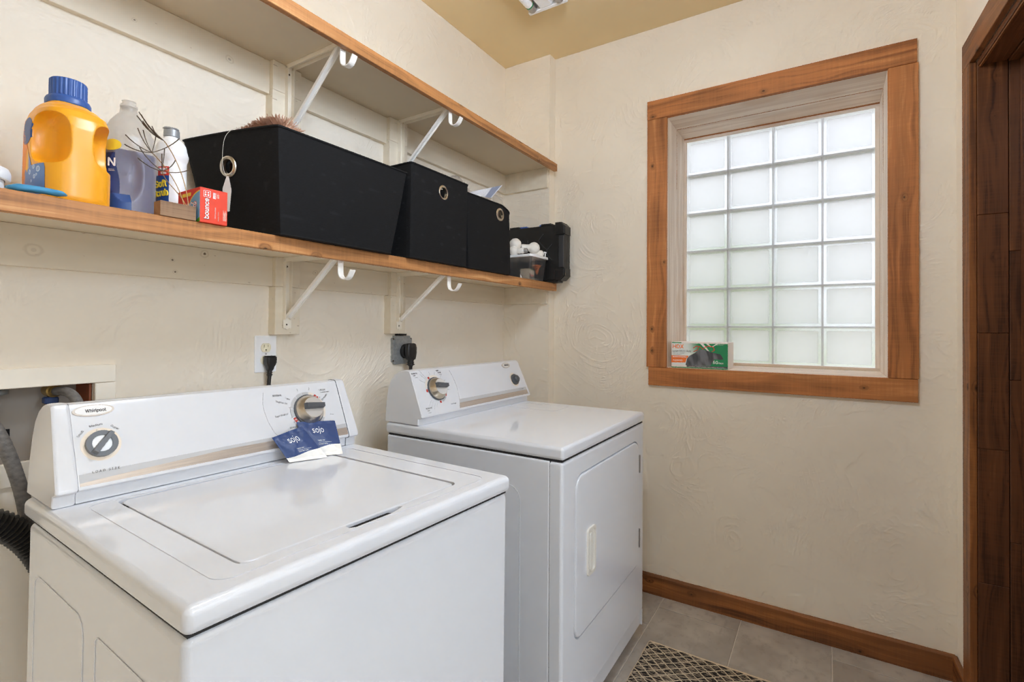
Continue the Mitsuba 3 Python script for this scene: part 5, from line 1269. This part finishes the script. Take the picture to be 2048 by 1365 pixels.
add('edge_strip', caseslab(rrect(KX1 - 0.030, KX1 - 0.002, KZ0 + 0.062, KZ1 - 0.064, 0.004), KY0 + 0.001, KY0 + 0.03, 0.004), 'case_grey', 30, parent=cs)
def rib(pts):
    X = np.eye(4); X[:3, 0], X[:3, 1], X[:3, 2], X[:3, 3] = [1, 0, 0], [0, 0, 1], [0, -1, 0], [0, KY0 + 0.0082, 0]
    return ext(LineString(pts).buffer(0.0022, join_style=1), 0.003, X)
xr = KX1 - 0.10; zm = (KZ0 + KZ1) / 2
for pts in ([(xr - .02, zm + .095), (xr - .048, zm + .062), (xr - .02, zm + .032), (xr + 0.002, zm + 0.012), (xr + .002, zm - 0.012), (xr - .02, zm - .032)], [(xr - .02, zm - .032), (xr - .048, zm - .062), (xr - .02, zm - .095)], [(xr + .002, zm - .012), (xr + .03, zm - .040)], [(xr + .002, zm + .012), (xr + .03, zm + .040)], [(0.16, zm - 0.07), (0.16, zm + 0.07)], [(0.19, zm - 0.07), (0.19, zm + 0.07)]):
    add('rib', rib(pts), 'case_grey', parent=cs)
for x0, x1 in ((0.075, 0.135), (0.265, 0.325)):
    l_ = add('latch', bx(x0, x1, KY0 + 0.010, KY0 + 0.05, KZ1 - 0.006, KZ1 + 0.004, 0.002), 'case_black', parent=cs)
for x0, x1 in ((0.140, 0.180), (0.256, 0.268)):
    add('latch_tab', bx(x0, x1, KY0 + 0.012, KY0 + 0.045, KZ1 - 0.0055, KZ1 + 0.0015, 0.001), 'case_blue', parent=cs)
for x0, x1 in ((0.06, 0.13), (0.300, 0.368)):
    add('foot', bx(x0, x1, KY0 + 0.012, KY1 - 0.006, SZ, KZ0 + 0.002, 0.003), 'case_black', parent=cs)

# ------------------------------------------------------------------ bag carton on the window sill
hx = thing('bag_carton', 'green and white trash bag carton printed HDX standing on the window sill', 'box')
HX0, HX1, HY0, HY1, HZ, HH = 0.8975, 1.1445, 1.806, 1.955, 1.0727, 0.119
hb_ = add('carton', bx(HX0, HX1, HY0, HY1, HZ, HZ + HH, 0.001), 'cardboard_white', parent=hx)
XH = frame([HX0, HY0 - 0.0001, HZ], [1, 0, 0], [0, 0, 1])
def ph(poly, mt, z=0.0, name='print', par=None): return add(name, ext(poly, 0.0002, XH, z), mt, parent=par or hb_)
Wd = HX1 - HX0
def hdx_green(p, n, uv):
    s_ = (p.x - HX0) / Wd; t_ = (p.z - HZ) / HH
    return mix(lin(226, 232, 228), lin(20, 130, 80), smoothstep(0.30, 0.56, s_ + 0.12 * (t_ - 0.5)))
mat('carton_green', proc(hdx_green), 0.4)
ph(sbox(0.004, 0.012, Wd - 0.001, HH - 0.006), 'carton_green')
ph(sbox(0.002, HH - 0.0055, 0.045, HH - 0.0015), 'box_green')
ph(unary_union([sbox(0.0, 0.0, Wd - .001, 0.0035), sbox(0.15, 0.0095, Wd - .001, 0.0175)]), 'box_green')
ph(sbox(0.07, 0.0045, Wd - 0.0015, 0.0115), 'label_charcoal', 0.0002)
bag = Polygon([(0.066, 0.0125), (0.072, 0.042), (0.082, 0.055), (0.105, 0.068), (0.120, 0.082), (0.138, 0.086), (0.155, 0.082), (0.178, 0.073), (0.196, 0.070), (0.214, 0.066), (0.220, 0.058), (0.226, 0.046), (0.216, 0.043), (0.190, 0.045), (0.184, 0.036), (0.172, 0.014)]).buffer(0.002).buffer(-0.001)
mat('carton_bag', proc(lambda p, n, uv: mix(lin(58, 60, 64), lin(108, 110, 116), smoothstep(0.35, 0.8, fbm((p.x - 1.0) * 60 + p.z * 14, p.z * 16, 1.0, octaves=3)))), 0.5)
ph(bag, 'carton_bag', 0.0002)
tie = unary_union([LineString([(0.098, 0.092), (0.112, 0.101), (0.128, 0.099), (0.141, 0.088), (0.152, 0.099), (0.168, 0.103), (0.186, 0.097), (0.190, 0.084), (0.180, 0.078)]).buffer(0.0016), LineString([(0.123, 0.097), (0.116, 0.083), (0.100, 0.076)]).buffer(0.0016)])
ph(tie, 'label_red', 0.0004)
ph(unary_union([Polygon([(0.128, HH - 0.006), (0.142, HH - 0.006), (0.168, 0.080), (0.160, 0.081)]), Polygon([(0.154, HH - 0.006), (0.164, HH - 0.006), (0.178, 0.100), (0.172, 0.098)]), Polygon([(0.206, HH - 0.006), (0.198, HH - 0.006), (0.176, 0.099), (0.183, 0.099)])]), 'cardboard_white', 0.0001)
ph(Polygon([(0.0, 0.035), (0.0, 0.056), (0.078, 0.056), (0.072, 0.045), (0.070, 0.045), (0.063, 0.0245), (0.0, 0.0225)]), 'label_orange', 0.0003)
for s, h, x, y, wd, mt, bd in (('HDX', 0.0175, 0.006, 0.0985, 0.050, 'label_orange', True), ('Large Heavy-Duty', 0.0085, 0.006, 0.0775, 0.084, 'label_charcoal', False), ('30-33 Gallon', 0.006, 0.008, 0.068, 0.052, 'print_grey', False), ('Drawstring Bags', 0.0035, 0.008, 0.0615, 0.038, 'print_grey', False),
                            ('SUPER STRONG', 0.0065, 0.006, 0.0505, 0.062, 'label_white', True), ('FLEXPRO', 0.0075, 0.008, 0.0335, 0.042, 'label_white', True), ('50', 0.0130, 0.184, 0.0300, 0.021, 'label_white', True), ('Bags', 0.0060, 0.208, 0.0275, 0.020, 'label_white', True), ('LOW COST', 0.004, 0.200, HH - 0.0105, 0.030, 'label_white', False)):
    add('lettering', text(s, h, move(XH, x, y), bold=bd, width=wd, align='l', z0=0.0005), mt, parent=hb_)
add('lettering', text('stretch and strength for trash and yard', 0.0025, move(XH, 0.08, 0.008), width=0.15, align='l', z0=0.0005), 'label_white', parent=hb_)

# ------------------------------------------------------------------ woven rug
rg = thing('rug', 'woven cream and black diamond-pattern rug on the grey tile floor', 'rug')
RX0, RX1, RY0, RY1 = 0.912, 1.62, 0.30, 1.425
def rugfn(p, n, uv):
    x_, y_ = p.x - RX0, RY1 - p.y
    wob = 0.012 * (fbm(p.x * 18, p.y * 18, 3.0, octaves=2) - 0.5)
    a, b = (x_ + 1.22 * y_ + wob) / 0.047, (x_ - 1.22 * y_ + wob) / 0.047
    da = dr.abs(a - dr.floor(a) - 0.5); db = dr.abs(b - dr.floor(b) - 0.5)
    line = dr.maximum(smoothstep(0.40, 0.46, da), smoothstep(0.40, 0.46, db))
    st_ = smoothstep(0.46, 0.60, noise(p.x * 70 + p.y * 60, p.y * 330 - p.x * 40, 2.0))
    c = mix(lin(44, 40, 38), lin(158, 142, 124), 0.75 * st_)
    c = mix(c, lin(190, 174, 152), line)
    brd = 1 - smoothstep(0.014, 0.018, dr.minimum(y_, x_ + 0.012))
    c = mix(c, lin(204, 186, 160), brd)
    return c * (0.9 + 0.2 * noise(p.x * 700, p.y * 700))
def rugh(p, n, uv): return fbm(p.x * 240, p.y * 300, 1.0, octaves=2)
mat('rug_weave', proc(rugfn), 0.95, spec=0.1, bump=proc(rugh, 0.0008), bscale=0.0016)
gx, gy = np.meshgrid(np.linspace(RX0, RX1, 90), np.linspace(RY0, RY1, 140), indexing='ij')
e = np.minimum(np.minimum(gx - RX0, RX1 - gx), np.minimum(gy - RY0, RY1 - gy))
gz = 0.0005 + 0.0075 * np.clip(e / 0.006, 0, 1) ** 0.5 + 0.0018 * meshkit.fbm(np.stack([gx * 40, gy * 40, gx * 0], -1), 2)
wobx = 0.004 * (meshkit.noise(np.stack([gx * 0, gy * 14, gx * 0], -1)) - 0.5)
P_ = np.stack([gx + wobx, gy, gz], -1).reshape(-1, 3); idx = np.arange(90 * 140).reshape(90, 140)
add('weave', tm((P_, np.stack([idx[:-1, :-1], idx[1:, :-1], idx[1:, 1:], idx[:-1, 1:]], -1).reshape(-1, 4))), 'rug_weave', True, parent=rg)
